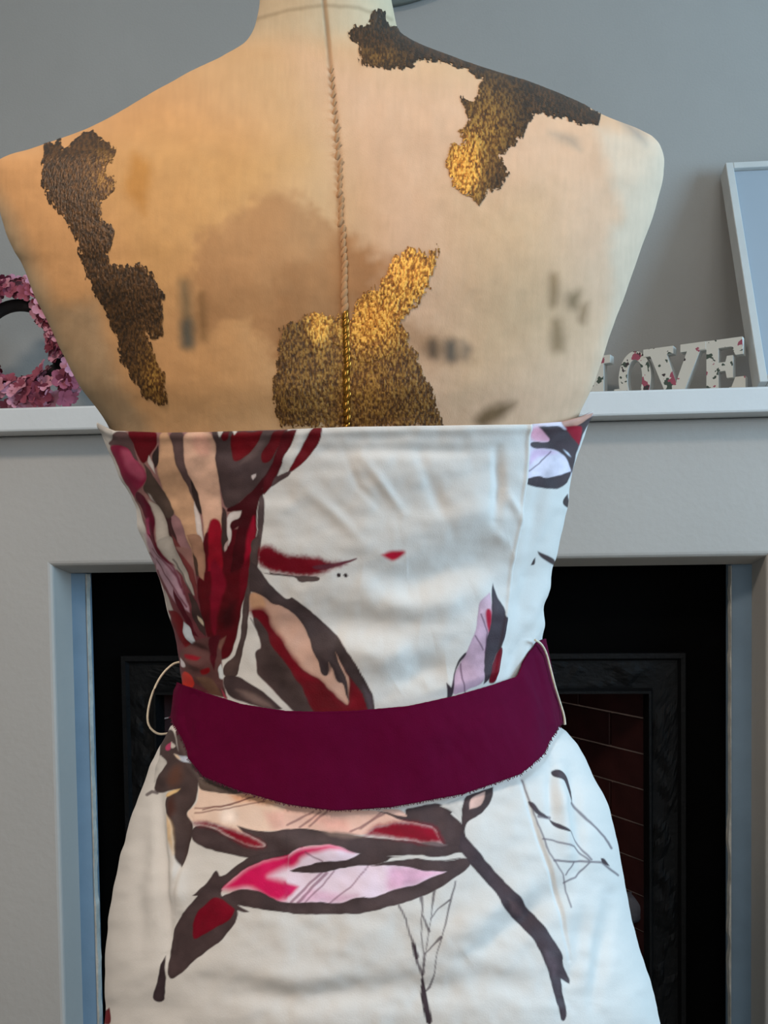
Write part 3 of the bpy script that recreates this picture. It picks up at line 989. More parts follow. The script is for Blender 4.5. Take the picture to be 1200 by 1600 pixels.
P(K(45,440, 100,425, 160,470, 170,560, 60,575), (206, 160, 124), 3, a=.8)
P(K(45,585, 80,560, 150,552, 190,620, 220,720, 300,780, 340,880, 420,950, 450,1030, 590,1110, 690,1210, 800,1318, 832,1300, 842,1130, 900,1160, 960,1260, 995,1370, 560,1370, 500,1260, 470,1170, 400,1080, 330,990, 200,830, 170,720, 80,620), (118, 0, 28), 7)
P(K(470,1110, 590,1130, 680,1230, 760,1330, 560,1360, 500,1240), (96, 2, 20), 6, a=.7)
P(K(60,640, 95,625, 170,720, 200,830, 330,990, 400,1090, 470,1180, 500,1290, 560,1380, 410,1380, 340,1310, 220,1170, 110,1080, 98,1050, 110,1000, 83,920, 100,882, 142,872, 120,780), (84, 68, 66), 1.4)
P(K(110,1010, 240,930, 350,1060, 330,1180, 200,1130), (56, 42, 40), 9, a=.6)
P(K(60,190, 120,230, 170,310, 240,410, 320,482, 350,482, 382,460, 540,600, 720,752, 747,800, 840,920, 920,1060, 1010,1220, 1033,1370, 980,1370, 940,1240, 880,1150, 800,1040, 718,888, 750,1000, 805,1090, 822,1180, 826,1285, 803,1230, 782,1132, 730,1135, 700,1030, 667,968, 662,1080, 610,1075, 590,970, 550,920, 520,810, 470,690, 390,600, 290,530, 220,520, 170,470, 100,428, 45,425), (80, 66, 66), .8)
P(K(600,940, 700,980, 780,1130, 730,1130, 690,1020, 660,1070, 615,1060), (54, 40, 42), 4, a=.7)
P(K(930,1150, 1000,1230, 1020,1370, 985,1370), (98, 84, 92), 3, a=.6)

# --- right of the bodice: drop, side panel flower, slim plant
K = C(500, 640, .375)
P(K(258,605, 290,590, 350,587, 356,602, 310,633, 280,622), (176, 16, 52), 4)
P(K(875,50, 1140,10, 1100,80, 1060,230, 1050,280, 1000,330, 920,328, 855,312, 865,200), (212, 202, 212), 1)
P(K(878,70, 930,72, 972,120, 960,135, 880,135), (222, 168, 184), 4)
P(K(1000,40, 1135,10, 1085,70, 1000,75), (196, 150, 132), 1)
P(K(878,130, 950,140, 960,115, 905,72, 985,66, 1020,90, 1050,70, 1140,15, 1100,80, 1080,150, 1062,230, 1052,265, 1030,200, 990,170, 950,162, 880,162), (84, 70, 74), .9)
P(K(1010,70, 1092,60, 1082,150, 1055,120), (158, 10, 48), 1.5)
P(K(1015,165, 1040,180, 1052,200, 1035,190), (214, 216, 226), .8)
P(K(880,162, 950,165, 990,180, 900,200, 870,230), (206, 170, 200), 4, a=.7)
Ln(K(870,255, 910,225, 962,175), (100, 80, 96), 1.2)
P(K(853,287, 920,275, 940,290, 1050,258, 1035,312, 980,332, 920,327, 853,312), (78, 64, 68), .9)
P(K(1018,372, 1035,350, 1037,412, 1015,396), BR, .8); P(K(920,593, 978,620, 976,652, 930,622), BR, .8); P(K(905,630, 913,622, 911,652, 897,652), BR, .8)
P(K(655,800, 700,765, 712,900, 690,1000, 682,1140, 560,1195, 542,1150, 600,1020, 640,930), (196, 164, 178), 1.2)
P(K(655,800, 700,765, 705,830, 660,850), (222, 190, 204), 3, a=.8)
P(K(680,828, 702,828, 706,900, 697,932, 682,880), (172, 12, 54), 2)
P(K(706,1075, 740,985, 753,1000, 738,1140, 700,1145), (116, 4, 34), 1)
P(K(718,720, 731,780, 760,830, 757,860, 772,868, 766,920, 750,980, 730,1012, 712,1060, 705,1125, 683,1145, 678,1060, 678,1000, 704,900, 704,800), (74, 60, 66), .8)
P(K(600,1008, 610,1015, 577,1060, 556,1130, 556,1195, 530,1210, 526,1138, 545,1160, 570,1060), (74, 60, 68), .8)
for q in ((662,850, 690,930, 680,1010), (585,1060, 590,1120, 610,1185), (640,940, 650,960, 672,1000)):
    Ln(K(*q), (96, 66, 84), 1.3)

# --- skirt, left
K = C(230, 1140, .20833)
P(K(205,-30, 300,-30, 340,190, 420,330, 760,430, 1200,530, 1200,600, 760,480, 400,420, 330,340, 240,200), (90, 74, 72), 1)
P(K(395,360, 500,400, 760,460, 900,500, 1190,560, 1300,640, 1200,745, 860,765, 690,775, 560,720, 430,690, 345,695, 285,630, 375,560, 390,465), (228, 200, 182), 1.5, .08)
P(K(620,485, 760,470, 900,505, 1000,550, 900,570, 760,535, 660,545), (206, 152, 116), 6, a=.8)
P(K(560,560, 700,600, 660,720, 540,700), (232, 214, 202), 8, a=.8)
P(K(880,620, 1190,600, 1230,730, 930,760), (218, 172, 160), 8, a=.8)
P(K(390,360, 500,395, 800,470, 640,482, 500,472, 390,462), (100, 84, 76), 1)
P(K(80,210, 110,60, 150,0, 205,0, 232,180, 330,250, 352,320, 392,370, 382,480, 350,570, 288,632, 342,690, 340,760, 312,850, 262,1035, 208,960, 215,830, 202,690, 140,620, 128,540, 170,480, 230,450, 140,468, 40,472, 55,380, 140,250), (84, 68, 66), 1)
P(K(180,280, 260,260, 270,380, 200,440, 150,400), (104, 66, 48), 8, a=.6); P(K(140,560, 200,500, 230,600, 190,660), (84, 46, 34), 6, a=.7)
P(K(95,190, 145,240, 135,270, 60,380, 40,400, 60,280), WHITE, .8)
P(K(130,120, 180,93, 182,150, 142,158), (196, 78, 118), 1); P(K(178,93, 222,125, 202,142, 176,138), (222, 212, 204), .8)
P(K(198,180, 262,200, 302,195, 327,250, 270,247, 220,212), (190, 196, 208), .9); P(K(198,180, 240,196, 250,225, 215,210), (222, 196, 166), 1.5)
P(K(135,500, 160,470, 255,442, 232,470, 160,510), (228, 194, 146), 1)
Ln(K(-5,488, 30,465, 60,472), (90, 76, 80), 3)
P(K(148,640, 208,700, 212,830, 205,940, 160,800), (222, 190, 150), 4, a=.9)
for q in ((360,590, 560,580, 800,500), (360,628, 560,600, 880,535), (420,600, 640,560, 760,510)):
    Ln(K(*q), (120, 76, 70), 1.3)
P(K(345,715, 480,735, 600,800, 740,870, 880,895, 905,860, 720,770, 680,722, 740,745, 900,770, 1060,745, 1200,738, 1200,880, 1100,940, 900,970, 760,1035, 620,1125, 548,1245, 345,1245, 470,1130, 505,1060, 530,1060, 550,1110, 640,1045, 765,962, 560,930, 400,870, 315,822), BR, .9)
P(K(345,692, 450,692, 560,728, 680,758, 880,850, 892,885, 820,892, 700,862, 600,792, 480,730, 370,718), (134, 0, 38), 6, rag=1.5)

K = C(150, 1200, .375)
P(K(520,510, 620,420, 850,350, 1000,322, 1100,355, 1060,390, 1200,395, 1200,540, 1000,575, 760,562, 660,505), (234, 214, 222), 1, .05)
P(K(518,505, 620,420, 700,380, 850,348, 1010,322, 960,338, 850,375, 800,410, 720,452, 842,490, 780,560, 720,552, 640,492, 580,512), (212, 24, 96), 9, .12)
P(K(500,430, 512,470, 522,462, 640,370, 760,340, 850,348, 700,382, 605,430, 522,500, 522,538, 592,572, 585,640, 520,722, 420,792, 330,880, 304,872, 310,680, 370,600, 470,480), BR, .8)
P(K(500,532, 587,572, 560,630, 412,716, 398,702, 400,640, 430,590), (124, 2, 36), 1.2)
P(K(520,540, 600,503, 680,510, 760,557, 900,572, 1060,565, 1100,538, 1200,548, 1200,592, 1080,606, 880,612, 700,592, 590,572, 640,602, 600,602), BR, .8)
P(K(290,783, 297,860, 287,972, 245,977, 229,960, 260,900, 270,830), (68, 54, 58), .8)
P(K(810,425, 900,400, 1070,388, 1062,412, 900,432, 830,437), (96, 80, 80), .8)
P(K(20,1020, 45,1000, 60,1067, 20,1067), (120, 10, 26), 1)

# --- skirt, middle
K = C(450, 1220, .25833)
P(K(-20,130, 180,170, 540,180, 720,200, 890,265, 650,247, 500,285, 470,328, 300,328, 200,300, 100,285, -20,300), (224, 184, 168), 1.2, .08)
P(K(150,220, 350,220, 380,310, 230,300), (226, 168, 154), 10, a=.7)
for q in ((195,190, 70,280), (232,188, 130,272), (150,185, 0,270), (580,200, 380,310), (560,195, 440,290)):
    Ln(K(*q), (150, 112, 108), 2.2)
P(K(0,440, 60,410, 280,388, 435,440, 370,480, 40,550, 200,555, 500,508, 700,515, 830,545, 957,550, 760,632, 520,716, 420,700, 330,742, -10,742), (234, 212, 222), 1, .06)
P(K(600,518, 760,520, 940,552, 760,632, 600,670), (226, 176, 200), 9, a=.9)
P(K(100,650, 330,690, 420,690, 330,735, 60,735), (224, 180, 200), 7, a=.8)
P(K(-10,455, 100,405, 280,388, 400,430, 300,405, 100,445, 50,515, -10,525), (206, 28, 94), 6)
P(K(-20,610, 60,640, 20,695, -20,710), (210, 40, 106), 4)
for q, wd in (((490,510, 380,640, 250,740), 1.5), ((210,550, 110,640, 20,735), 2.6), ((280,545, 200,640, 100,735), 1.6), ((235,555, 60,735), 3)):
    Ln(K(*q), (150, 108, 126), wd, a=.75)
Ln(K(110,430, 210,490), (110, 60, 80), 1.3)
P(K(0,300, 100,285, 200,298, 300,325, 480,340, 760,365, 800,380, 960,388, 1062,380, 1080,460, 960,482, 790,462, 620,460, 600,492, 500,510, 380,517, 200,557, 40,555, 10,540, 150,500, 370,480, 435,440, 390,430, 330,400, 280,388, 150,388, 60,410, -10,452, -10,300), BR, .8)
P(K(200,298, 300,310, 480,335, 400,355, 260,340), (128, 108, 100), 3, a=.8)
P(K(545,182, 720,215, 700,165, 830,148, 920,130, 1005,185, 985,196, 1060,270, 1072,350, 1140,430, 1200,510, 1200,612, 1110,512, 1070,462, 1060,400, 960,392, 920,372, 890,270, 700,242), BR, .8)
P(K(600,490, 790,463, 960,485, 1078,462, 1115,510, 1000,592, 880,672, 680,747, 420,808, 300,805, 120,790, 110,808, -10,802, -10,738, 180,735, 330,742, 420,698, 520,717, 620,660, 760,632, 900,572, 957,550, 830,547, 700,515, 500,512), (88, 72, 72), .8)
P(K(470,325, 500,285, 650,240, 890,268, 937,376, 800,382, 760,365, 620,342), (140, 0, 40), 7, rag=1.5)
P(K(560,175, 690,170, 722,212, 640,205), (224, 184, 168), .9)
P(K(800,380, 870,368, 970,388, 900,402), (128, 108, 108), 1.2)
P(K(598,458, 790,445, 900,467, 1050,424, 1072,460, 900,482, 780,465), WHITE, .8, .05)

# --- skirt, right: branch and twigs
K = C(550, 1200, .41667)
P(K(330,140, 420,105, 412,215, 385,165), WHITE, .8)
P(K(418,105, 530,72, 522,130, 490,172, 430,202, 418,238, 408,212), BR, .8); P(K(440,112, 500,88, 492,142, 440,157), (222, 184, 172), 1)
P(K(405,235, 452,290, 530,380, 612,470, 692,550, 792,700, 790,735, 826,790, 820,812, 786,790, 801,900, 803,940, 790,950, 774,920, 740,770, 690,650, 620,570, 560,520, 545,480, 468,380, 400,312), (80, 66, 70), .8)
P(K(580,490, 640,520, 660,560, 600,545), (116, 92, 92), 5, a=.6); P(K(720,680, 780,720, 760,790, 730,740), (110, 92, 98), 6, a=.6)
tw = (112, 98, 104)
for q, wd in (((635,45, 690,190, 740,320, 790,400, 820,520), 1.5), ((715,265, 780,280, 830,295, 885,345), 1.8), ((755,345, 830,350, 885,350, 930,355, 990,402), 2.2), ((795,430, 840,410, 885,355), 1.9), ((800,400, 830,352), 1.6),
              ((815,240, 850,290, 892,342), 1.7), ((830,130, 880,190, 940,260, 965,300), 2.4), ((700,180, 742,185), 3.5)):
    Ln(K(*q), tw, wd)
for q in ((660,125, 680,130, 702,160, 740,182, 735,188, 700,178, 670,150), (740,190, 762,205, 816,238, 790,238, 755,220), (743,15, 770,2, 812,30, 832,80, 832,132, 815,70, 790,45, 750,35), (925,340, 940,340, 958,367, 930,357)):
    P(K(*q), (82, 66, 70), .8)
K = C(600, 1380, .25)
tw = (84, 70, 76)
for q, wd in (((95,140, 140,230, 160,310, 190,385, 200,470, 240,580), (3.2, 2.8, 2.4, 4, 4, 5)), ((235,90, 240,150, 230,220, 240,380, 250,450, 245,570), (5, 3, 1.6, 1.6, 2.4, 4.5)),
              ((235,200, 280,300), (2, 4)), ((313,50, 290,220, 270,340, 260,430, 250,520), (4, 1.4, 1.4, 1.2, 2)), ((445,-10, 425,80, 370,300, 330,440, 320,560, 290,660, 265,690), (2, 3, 1.7, 1.7, 2, 4.5, 2)),
              ((410,105, 340,160, 290,220), (3, 2, 1.6)), ((355,335, 320,370, 255,440), (5, 3, 1.6))):
    Ln(K(*q), tw, wd)
P(K(235,560, 252,600, 267,690, 282,790, 300,840, 302,890, 270,890, 244,790, 232,690), (74, 60, 66), .7)
P(K(175,370, 200,382, 222,470, 200,480, 184,460), (78, 62, 68), .7)


wl = lin(WHITE)
art.img = wl * (np.clip(art.img, 0, None) / wl) ** 1.14             # the print has soaked in


def cloth_color(px, py, front):
    c = art.sample(px, py)
    plain = lin(WHITE)
    return np.where(front[..., None], plain, c)


# ------------------------------------------------------------------ creases in the cloth: (measured polyline, width, height mm)
CREASES = [
    ([(480, 706), (600, 703), (700, 706), (815, 700)], 7, -0.7),
    ([(300, 704), (420, 706)], 7, -0.4),
    ([(565, 715), (600, 760), (630, 800)], 6, 0.7), ([(655, 712), (680, 770), (705, 830)], 8, -0.7), ([(470, 760), (520, 800), (570, 850)], 7, 0.6),
    ([(535, 700), (560, 760), (590, 790)], 5, -0.4), ([(620, 830), (700, 812), (770, 800)], 14, 0.8),
    ([(775, 700), (778, 760), (771, 812)], 6, -1.3), ([(790, 770), (806, 800), (812, 822)], 5, 0.8), ([(770, 830), (790, 850)], 6, 0.6),
    ([(560, 900), (640, 912), (760, 872), (800, 860)], 22, -2.2), ([(430, 985), (560, 970), (660, 985)], 22, -1.6), ([(520, 1010), (600, 1020), (680, 1000)], 18, 1.6),
    ([(620, 1075), (660, 1050), (700, 1045)], 16, -1.4), ([(560, 950), (660, 945), (740, 920)], 16, 1.2),
    ([(885, 770), (850, 850), (820, 930), (800, 1020)], 9, -1.6), ([(870, 880), (840, 950), (830, 1000)], 8, 1.6), ([(860, 930), (815, 1010), (790, 1075)], 7, -1.4), ([(850, 730), (835, 820), (822, 900)], 8, -1.2),
    ([(248, 1230), (250, 1320), (258, 1420), (264, 1490)], 7, -2.2), ([(270, 1240), (268, 1330), (285, 1420)], 8, 1.6), ([(225, 1270), (215, 1400), (222, 1500)], 10, -1.3),
    ([(300, 1280), (282, 1350), (268, 1430)], 3, -0.8),
    ([(330, 1540), (450, 1562), (600, 1545), (700, 1540)], 16, -1.6), ([(330, 1505), (460, 1530), (600, 1520)], 14, 0.9),
    ([(730, 1500), (800, 1450), (870, 1395)], 14, -1.6), ([(700, 1470), (780, 1410), (850, 1360)], 16, 1.2), ([(660, 1560), (760, 1530), (840, 1540)], 16, -1.1),
    ([(812, 1215), (845, 1320), (872, 1400), (892, 1500)], 2.5, -0.9),
    ([(955, 1400), (942, 1480), (928, 1570)], 9, -1.8), ([(915, 1410), (905, 1490), (880, 1560)], 10, -1.2), ([(870, 1190), (878, 1260), (888, 1330)], 9, 1.6), ([(895, 1200), (902, 1290), (905, 1360)], 8, -1.5), ([(860, 1200), (862, 1280)], 6, -1.1),
    ([(200, 780), (225, 830), (240, 880)], 6, -1.2), ([(240, 770), (262, 850), (300, 940)], 7, -1.2), ([(225, 760), (250, 850), (285, 950)], 6, 1.0),
    ([(284, 1005), (310, 1015), (330, 1025)], 5, -1.2), ([(290, 1030), (320, 1045)], 5, 1.0),
    ([(430, 1320), (560, 1330)], 14, 0.8),
]


def crease_disp(px, py):
    h = np.zeros(px.shape)
    for pts, wd, mm in CREASES:
        p = np.array(pts, float)
        sel = (px > p[:, 0].min() - 4 * wd) & (px < p[:, 0].max() + 4 * wd) & (py > p[:, 1].min() - 4 * wd) & (py < p[:, 1].max() + 4 * wd)
        if not sel.any():
            continue
        x, y = px[sel], py[sel]
        best = np.full(x.shape, 1e9)
        tt = np.zeros(x.shape)
        n = len(p) - 1
        for i in range(n):
            (ax, ay), (bx, by) = p[i], p[i + 1]
            ex, ey = bx - ax, by - ay
            t = np.clip(((x - ax) * ex + (y - ay) * ey) / (ex * ex + ey * ey), 0, 1)
            d = (x - ax - t * ex) ** 2 + (y - ay - t * ey) ** 2
            tt = np.where(d < best, (i + t) / n, tt)
            best = np.minimum(best, d)
        h[sel] += (2.3 if wd > 11 else 1.7) * mm / 1000 * np.exp(-best / (2 * wd * wd)) * (0.25 + 0.75 * np.sin(math.pi * np.clip(tt, 0.02, 0.98)))
    return h


# ------------------------------------------------------------------ sampling of the round
def angles(n_back, n_front, t0=-0.32, t1=math.pi + 0.32):
    s = np.linspace(0, 1, n_back)
    back = t0 + (t1 - t0) * s
    fr_ = np.linspace(t1, t0 + 2 * math.pi, n_front + 2)[1:-1]
    return np.concatenate([back, fr_])


# even spacing across the back as seen along the chord
def angles_even(n_back, n_front):
    u = np.linspace(-1, 1, n_back)
    th = math.pi / 2 + np.arcsin(np.clip(u, -1, 1)) * 0.55 + u * (math.pi / 2 + 0.25 - 0.55 * math.pi / 2)
    t0, t1 = th[0], th[-1]
    return np.concatenate([th, np.linspace(t1, t0 + 2 * math.pi, n_front + 2)[1:-1]])


def solve_height(prof, th, px_curve, py_curve, off=0.0, z0=1.0):
    """height at which the surface meets a measured edge curve, for every angle of the back"""
    z = np.full(th.shape, z0)
    for _ in range(25):
        Pp = ring(prof, th, z, off)
        x, y, zc = pix(Pp)
        tgt = np.interp(x, px_curve, py_curve)
        z = np.clip(z + (y - tgt) * zc / FOC * 0.8, 0.3, 1.36)
    return z


def around(prof, th, xs, ys, off, z0, bump=0.0):
    """edge height all the way round: measured on the back, carried on round the front"""
    s = np.sin(th)
    bk = s >= -0.02
    z = np.zeros(th.shape)
    z[bk] = solve_height(prof, th[bk], xs, ys, off, z0)
    zr = z[bk][np.argmin(th[bk])]
    zl = z[bk][np.argmax(th[bk])]
    t = np.mod(th - math.pi, 2 * math.pi) / math.pi
    fr_ = zl + (zr - zl) * t + bump * np.sin(np.clip(t, 0, 1) * math.pi) ** 2
    return np.where(bk, z, fr_)


# ================================================================== dress form
form = thing('dress_form', 'linen covered dress form with gold leaf patches wearing the strapless floral dress', 'dress form', BASE_W, math.radians(YAW))
th = angles_even(470, 40)
zt = np.concatenate([np.linspace(m_at(600, -60)[2], m_at(600, 300)[2], 210, endpoint=False), np.linspace(m_at(600, 300)[2], m_at(600, 700)[2], 210, endpoint=False), np.linspace(m_at(600, 700)[2], 0.62, 40)])
TH, Z = np.meshgrid(th, zt)
PB = ring(body_prof, TH, Z)
NB = grid_normals(PB)
bx, by, _ = pix(PB)
SPINE = np.array([(500, -60), (506, 0), (512, 60), (518, 120), (524, 180), (529, 250), (532, 320), (536, 400), (539, 480), (541, 560), (541, 640), (541, 700)], float)
spx = np.interp(by, SPINE[:, 1], SPINE[:, 0])
isback = np.sin(TH) > 0
groove = -0.0052 * smoothstep(592, 684, by) - 0.008 * smoothstep(690, 790, by) + np.where(isback, -0.0035 * np.exp(-((bx - spx) / 60.0) ** 2) * smoothstep(120, 320, by), 0)
groove += np.where(isback, -0.0009 * np.exp(-((bx - spx) / 3.0) ** 2), 0)
# soft shoulder blades and the seam round the base of the neck
for cx_, cyy in ((300, 360), (780, 350)):
    groove += np.where(isback, 0.004 * np.exp(-((bx - cx_) / 130.0) ** 2 - ((by - cyy) / 130.0) ** 2), 0)
groove += (fbm(bx / 60, by / 60, 8) - 0.5) * 0.0012
PBD = PB + NB * groove[..., None]
# linen colour with stains
lb = Art(-60, -80, 1100, 720, (210, 170, 126), 0.75)
P, Ln = lb.poly, lb.line
P([(-60, 200), (250, 120), (420, 200), (470, 420), (420, 640), (120, 700), (-60, 500)], (212, 156, 102), 90, .1, 0, .9)
P([(470, 80), (760, 120), (1080, 200), (1000, 700), (600, 700), (560, 300)], (222, 182, 152), 70, .08, 0, .8)
P([(380, -80), (640, -80), (640, 60), (380, 60)], (206, 188, 158), 30, .05, 0, .8)
P([(930, 200), (1100, 220), (1000, 520), (930, 700), (905, 700), (955, 480), (952, 360), (975, 345)], (216, 190, 164), 16, .06, 2)
P([(-60, 240), (10, 330), (90, 500), (170, 700), (100, 700), (-60, 420)], (176, 160, 132), 28, .1, 0, .9)
P([(90, 480), (150, 470), (190, 600), (230, 690), (150, 690)], (166, 150, 124), 22, .2, 2, .6)
P([(130, 250), (240, 200), (470, 240), (400, 340), (240, 480), (190, 400)], (206, 156, 96), 60, .1, 0, .6)
P([(310, 372), (350, 360), (400, 320), (455, 296), (520, 350), (560, 380), (600, 420), (520, 520), (440, 560), (380, 500), (300, 520)], (178, 128, 84), 14, .1, 6, .75)
P([(440, 420), (500, 400), (540, 360), (600, 400), (660, 400), (600, 520), (430, 560)], (164, 112, 68), 22, .15, 4, .6)
P([(620, 500), (690, 520), (740, 560), (660, 570)], (160, 118, 80), 22, .15, 3, .7)
P([(700, 300), (850, 300), (900, 520), (720, 620)], (204, 168, 124), 70, .1, 0, .5)
for pts, c, a in (([(282, 440), (300, 440), (305, 545), (285, 545)], (124, 104, 76), .7), ([(284, 500), (302, 500), (303, 543), (286, 543)], (96, 90, 78), .8), ([(313, 460), (322, 460), (324, 535), (313, 535)], (132, 96, 58), .7),
                  ([(666, 530), (684, 528), (686, 562), (666, 560)], (104, 84, 66), .85), ([(693, 530), (714, 532), (714, 566), (694, 564)], (104, 92, 80), .85), ([(722, 535), (735, 540), (730, 562), (720, 560)], (132, 114, 96), .75),
                  ([(855, 430), (868, 430), (868, 478), (858, 478)], (150, 118, 82), .8), ([(884, 460), (905, 455), (903, 485), (886, 482)], (146, 118, 86), .85), ([(906, 480), (916, 475), (914, 506), (906, 504)], (140, 108, 74), .8), ([(860, 500), (878, 498), (882, 550), (860, 550)], (158, 126, 92), .8),
                  ([(740, 655), (770, 632), (808, 628), (800, 645), (760, 672)], (124, 96, 66), .85), ([(860, 210), (900, 215), (905, 235)], (170, 150, 130), .7), ([(970, 190), (1000, 200), (1010, 225), (990, 215)], (158, 146, 134), .7),
                  ([(160, 460), (190, 440), (240, 560), (210, 580)], (140, 100, 56), .5), ([(210, 240), (240, 260), (230, 340), (195, 300)], (190, 130, 60), .6)):
    P(pts, c, 12, .1, .8, min(1, a * 1.25))
Ln(SPINE.tolist(), (142, 104, 70), 5, .55, 3)
Ln([(400, 30), (450, 16), (505, 8), (560, 12), (612, 30)], (150, 128, 100), 4, .5, 3)
colB = np.where(isback[..., None], lb.sample(bx, by), lin((208, 174, 136)))
wv = 1 + 0.10 * (fbm(bx / 4, by / 30, 2, 3) - 0.5) + 0.08 * (fbm(bx / 25, by / 25, 5, 3) - 0.5)
colB = np.clip(0.93 * colB * wv[..., None], 0, 1)
me = grid_mesh('torso', PBD, True, colB, cap_top=True, cap_bot=True)
M_linen = attr_mat('linen', 'print', 0.85, (1700, 1700, 600), 0.18, sheen=0.0)
link('torso', me, M_linen, form)

# gold leaf: thin ragged skins lying on the linen
K = lambda *p: [(p[i], p[i + 1]) for i in range(0, len(p), 2)]
LEAF = [
    ('gold leaf over the right shoulder, its dull reflection painted dark', K(543,48, 560,40, 575,36, 588,8, 600,22, 612,40, 622,40, 640,46, 675,60, 745,85, 827,110, 908,150, 940,180, 935,196, 905,196, 880,186, 855,184, 838,180, 828,200, 806,232, 790,240, 780,246, 786,268, 796,280, 780,300, 762,305, 745,330, 735,318, 716,305, 700,280, 695,256, 703,228, 722,228, 716,205, 730,190, 720,165, 715,150, 735,160, 742,150, 748,124, 733,112, 704,102, 680,98, 655,98, 640,106, 628,110, 590,108, 570,105, 558,90, 560,70, 548,60), 0),
    ('gold leaf over the left shoulder blade, its dull reflection painted dark', K(66,240, 75,218, 85,228, 95,214, 100,232, 120,214, 148,203, 165,222, 186,232, 178,252, 165,262, 172,278, 184,284, 178,305, 160,315, 165,345, 184,365, 180,385, 170,398, 176,412, 200,418, 225,412, 243,430, 258,462, 262,505, 258,525, 240,532, 232,520, 240,550, 256,585, 260,610, 258,630, 246,638, 238,625, 220,622, 205,590, 188,560, 178,520, 160,480, 138,440, 130,420, 118,375, 100,340, 78,318, 66,290), 0),
    ('bright gold leaf climbing from the neckline beside the seam', K(436,512, 450,505, 470,500, 487,486, 500,484, 520,495, 533,492, 545,496, 555,470, 562,456, 585,448, 600,430, 612,408, 628,392, 640,384, 652,394, 668,400, 684,388, 683,410, 672,440, 664,465, 645,485, 624,500, 640,530, 655,560, 665,590, 680,620, 692,645, 702,668, 440,668, 426,648, 428,600, 433,550), 1),
]
def denser(A, k):
    n0, n1 = A.shape[:2]
    r, c = np.linspace(0, n0 - 1, (n0 - 1) * k + 1), np.linspace(0, n1 - 1, (n1 - 1) * k + 1)
    i, j = np.minimum(r.astype(int), n0 - 2), np.minimum(c.astype(int), n1 - 2)
    fi, fj = r - i, c - j
    sh = (slice(None),) + (None,) * (A.ndim - 1)
    B = A[i] * (1 - fi[sh]) + A[i + 1] * fi[sh]
    fj = fj.reshape((1, -1) + (1,) * (A.ndim - 2))
    return B[:, j] * (1 - fj) + B[:, j + 1] * fj


bx0, by0, PB0, NB0, back0 = bx, by, PBD, NB, isback
for lab, pts, kind in LEAF:
    p = np.array(pts, float)
    sel = (bx0 > p[:, 0].min() - 12) & (bx0 < p[:, 0].max() + 12) & (by0 > p[:, 1].min() - 12) & (by0 < p[:, 1].max() + 12) & back0
    rr, cc = np.where(sel)
    W_ = (slice(rr.min(), rr.max() + 1), slice(cc.min(), cc.max() + 1))
    bx, by, PL0, NL0 = (denser(A[W_], 3) for A in (bx0, by0, PB0, NB0))
    wx = (fbm(bx / 9, by / 14, 11, 3) - 0.5) * 11 + (fbm(bx / 2.5, by / 12, 12, 2) - 0.5) * 5
    wy = (fbm(bx / 9, by / 14, 15, 3) - 0.5) * 11 + (fbm(bx / 2.5, by / 12, 16, 2) - 0.5) * (14 if kind else 9)
    d = lb.dist(pts, bx + wx, by + wy)
    fl = fbm(bx / 2.0, by / 4.5, 21, 3)
    n2 = fbm(bx / 28, by / 40, 25, 3)
    msk = (d > 0) & ~((fl > 0.66) & (d < 4)) & (by < 690)
    dark, brown, gold, hi = lin((50, 34, 16)), lin((86, 55, 27)), lin((206, 126, 30)), lin((250, 188, 84))  # dark and bright reflections of the metal painted into its colour
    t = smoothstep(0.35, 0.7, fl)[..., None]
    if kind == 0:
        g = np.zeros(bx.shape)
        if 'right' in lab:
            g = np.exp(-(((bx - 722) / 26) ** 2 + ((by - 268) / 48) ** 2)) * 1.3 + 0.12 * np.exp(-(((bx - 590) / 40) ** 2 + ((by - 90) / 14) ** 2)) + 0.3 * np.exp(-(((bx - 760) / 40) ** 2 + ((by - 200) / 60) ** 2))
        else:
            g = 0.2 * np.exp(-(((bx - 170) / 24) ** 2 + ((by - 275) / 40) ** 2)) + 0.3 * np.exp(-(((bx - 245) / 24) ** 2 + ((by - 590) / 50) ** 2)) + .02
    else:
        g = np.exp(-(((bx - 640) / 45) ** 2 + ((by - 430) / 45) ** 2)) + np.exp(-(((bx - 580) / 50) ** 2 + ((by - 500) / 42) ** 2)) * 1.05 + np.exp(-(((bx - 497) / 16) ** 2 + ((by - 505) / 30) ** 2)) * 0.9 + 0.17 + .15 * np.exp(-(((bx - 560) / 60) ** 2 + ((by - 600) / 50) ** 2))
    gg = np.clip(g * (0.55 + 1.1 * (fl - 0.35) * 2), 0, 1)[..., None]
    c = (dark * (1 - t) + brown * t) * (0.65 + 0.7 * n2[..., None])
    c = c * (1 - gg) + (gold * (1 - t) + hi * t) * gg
    amp = np.where(g > 0.35, 0.0006, 0.00025)
    lift = 0.00030 + amp * fl * smoothstep(0, 5, d) * smoothstep(668, 640, by)
    PL = PL0 + NL0 * lift[..., None]
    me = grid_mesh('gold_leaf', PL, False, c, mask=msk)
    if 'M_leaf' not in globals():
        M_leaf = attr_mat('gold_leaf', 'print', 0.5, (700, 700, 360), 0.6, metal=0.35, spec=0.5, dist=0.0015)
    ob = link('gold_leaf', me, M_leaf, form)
    ob['label'] = lab

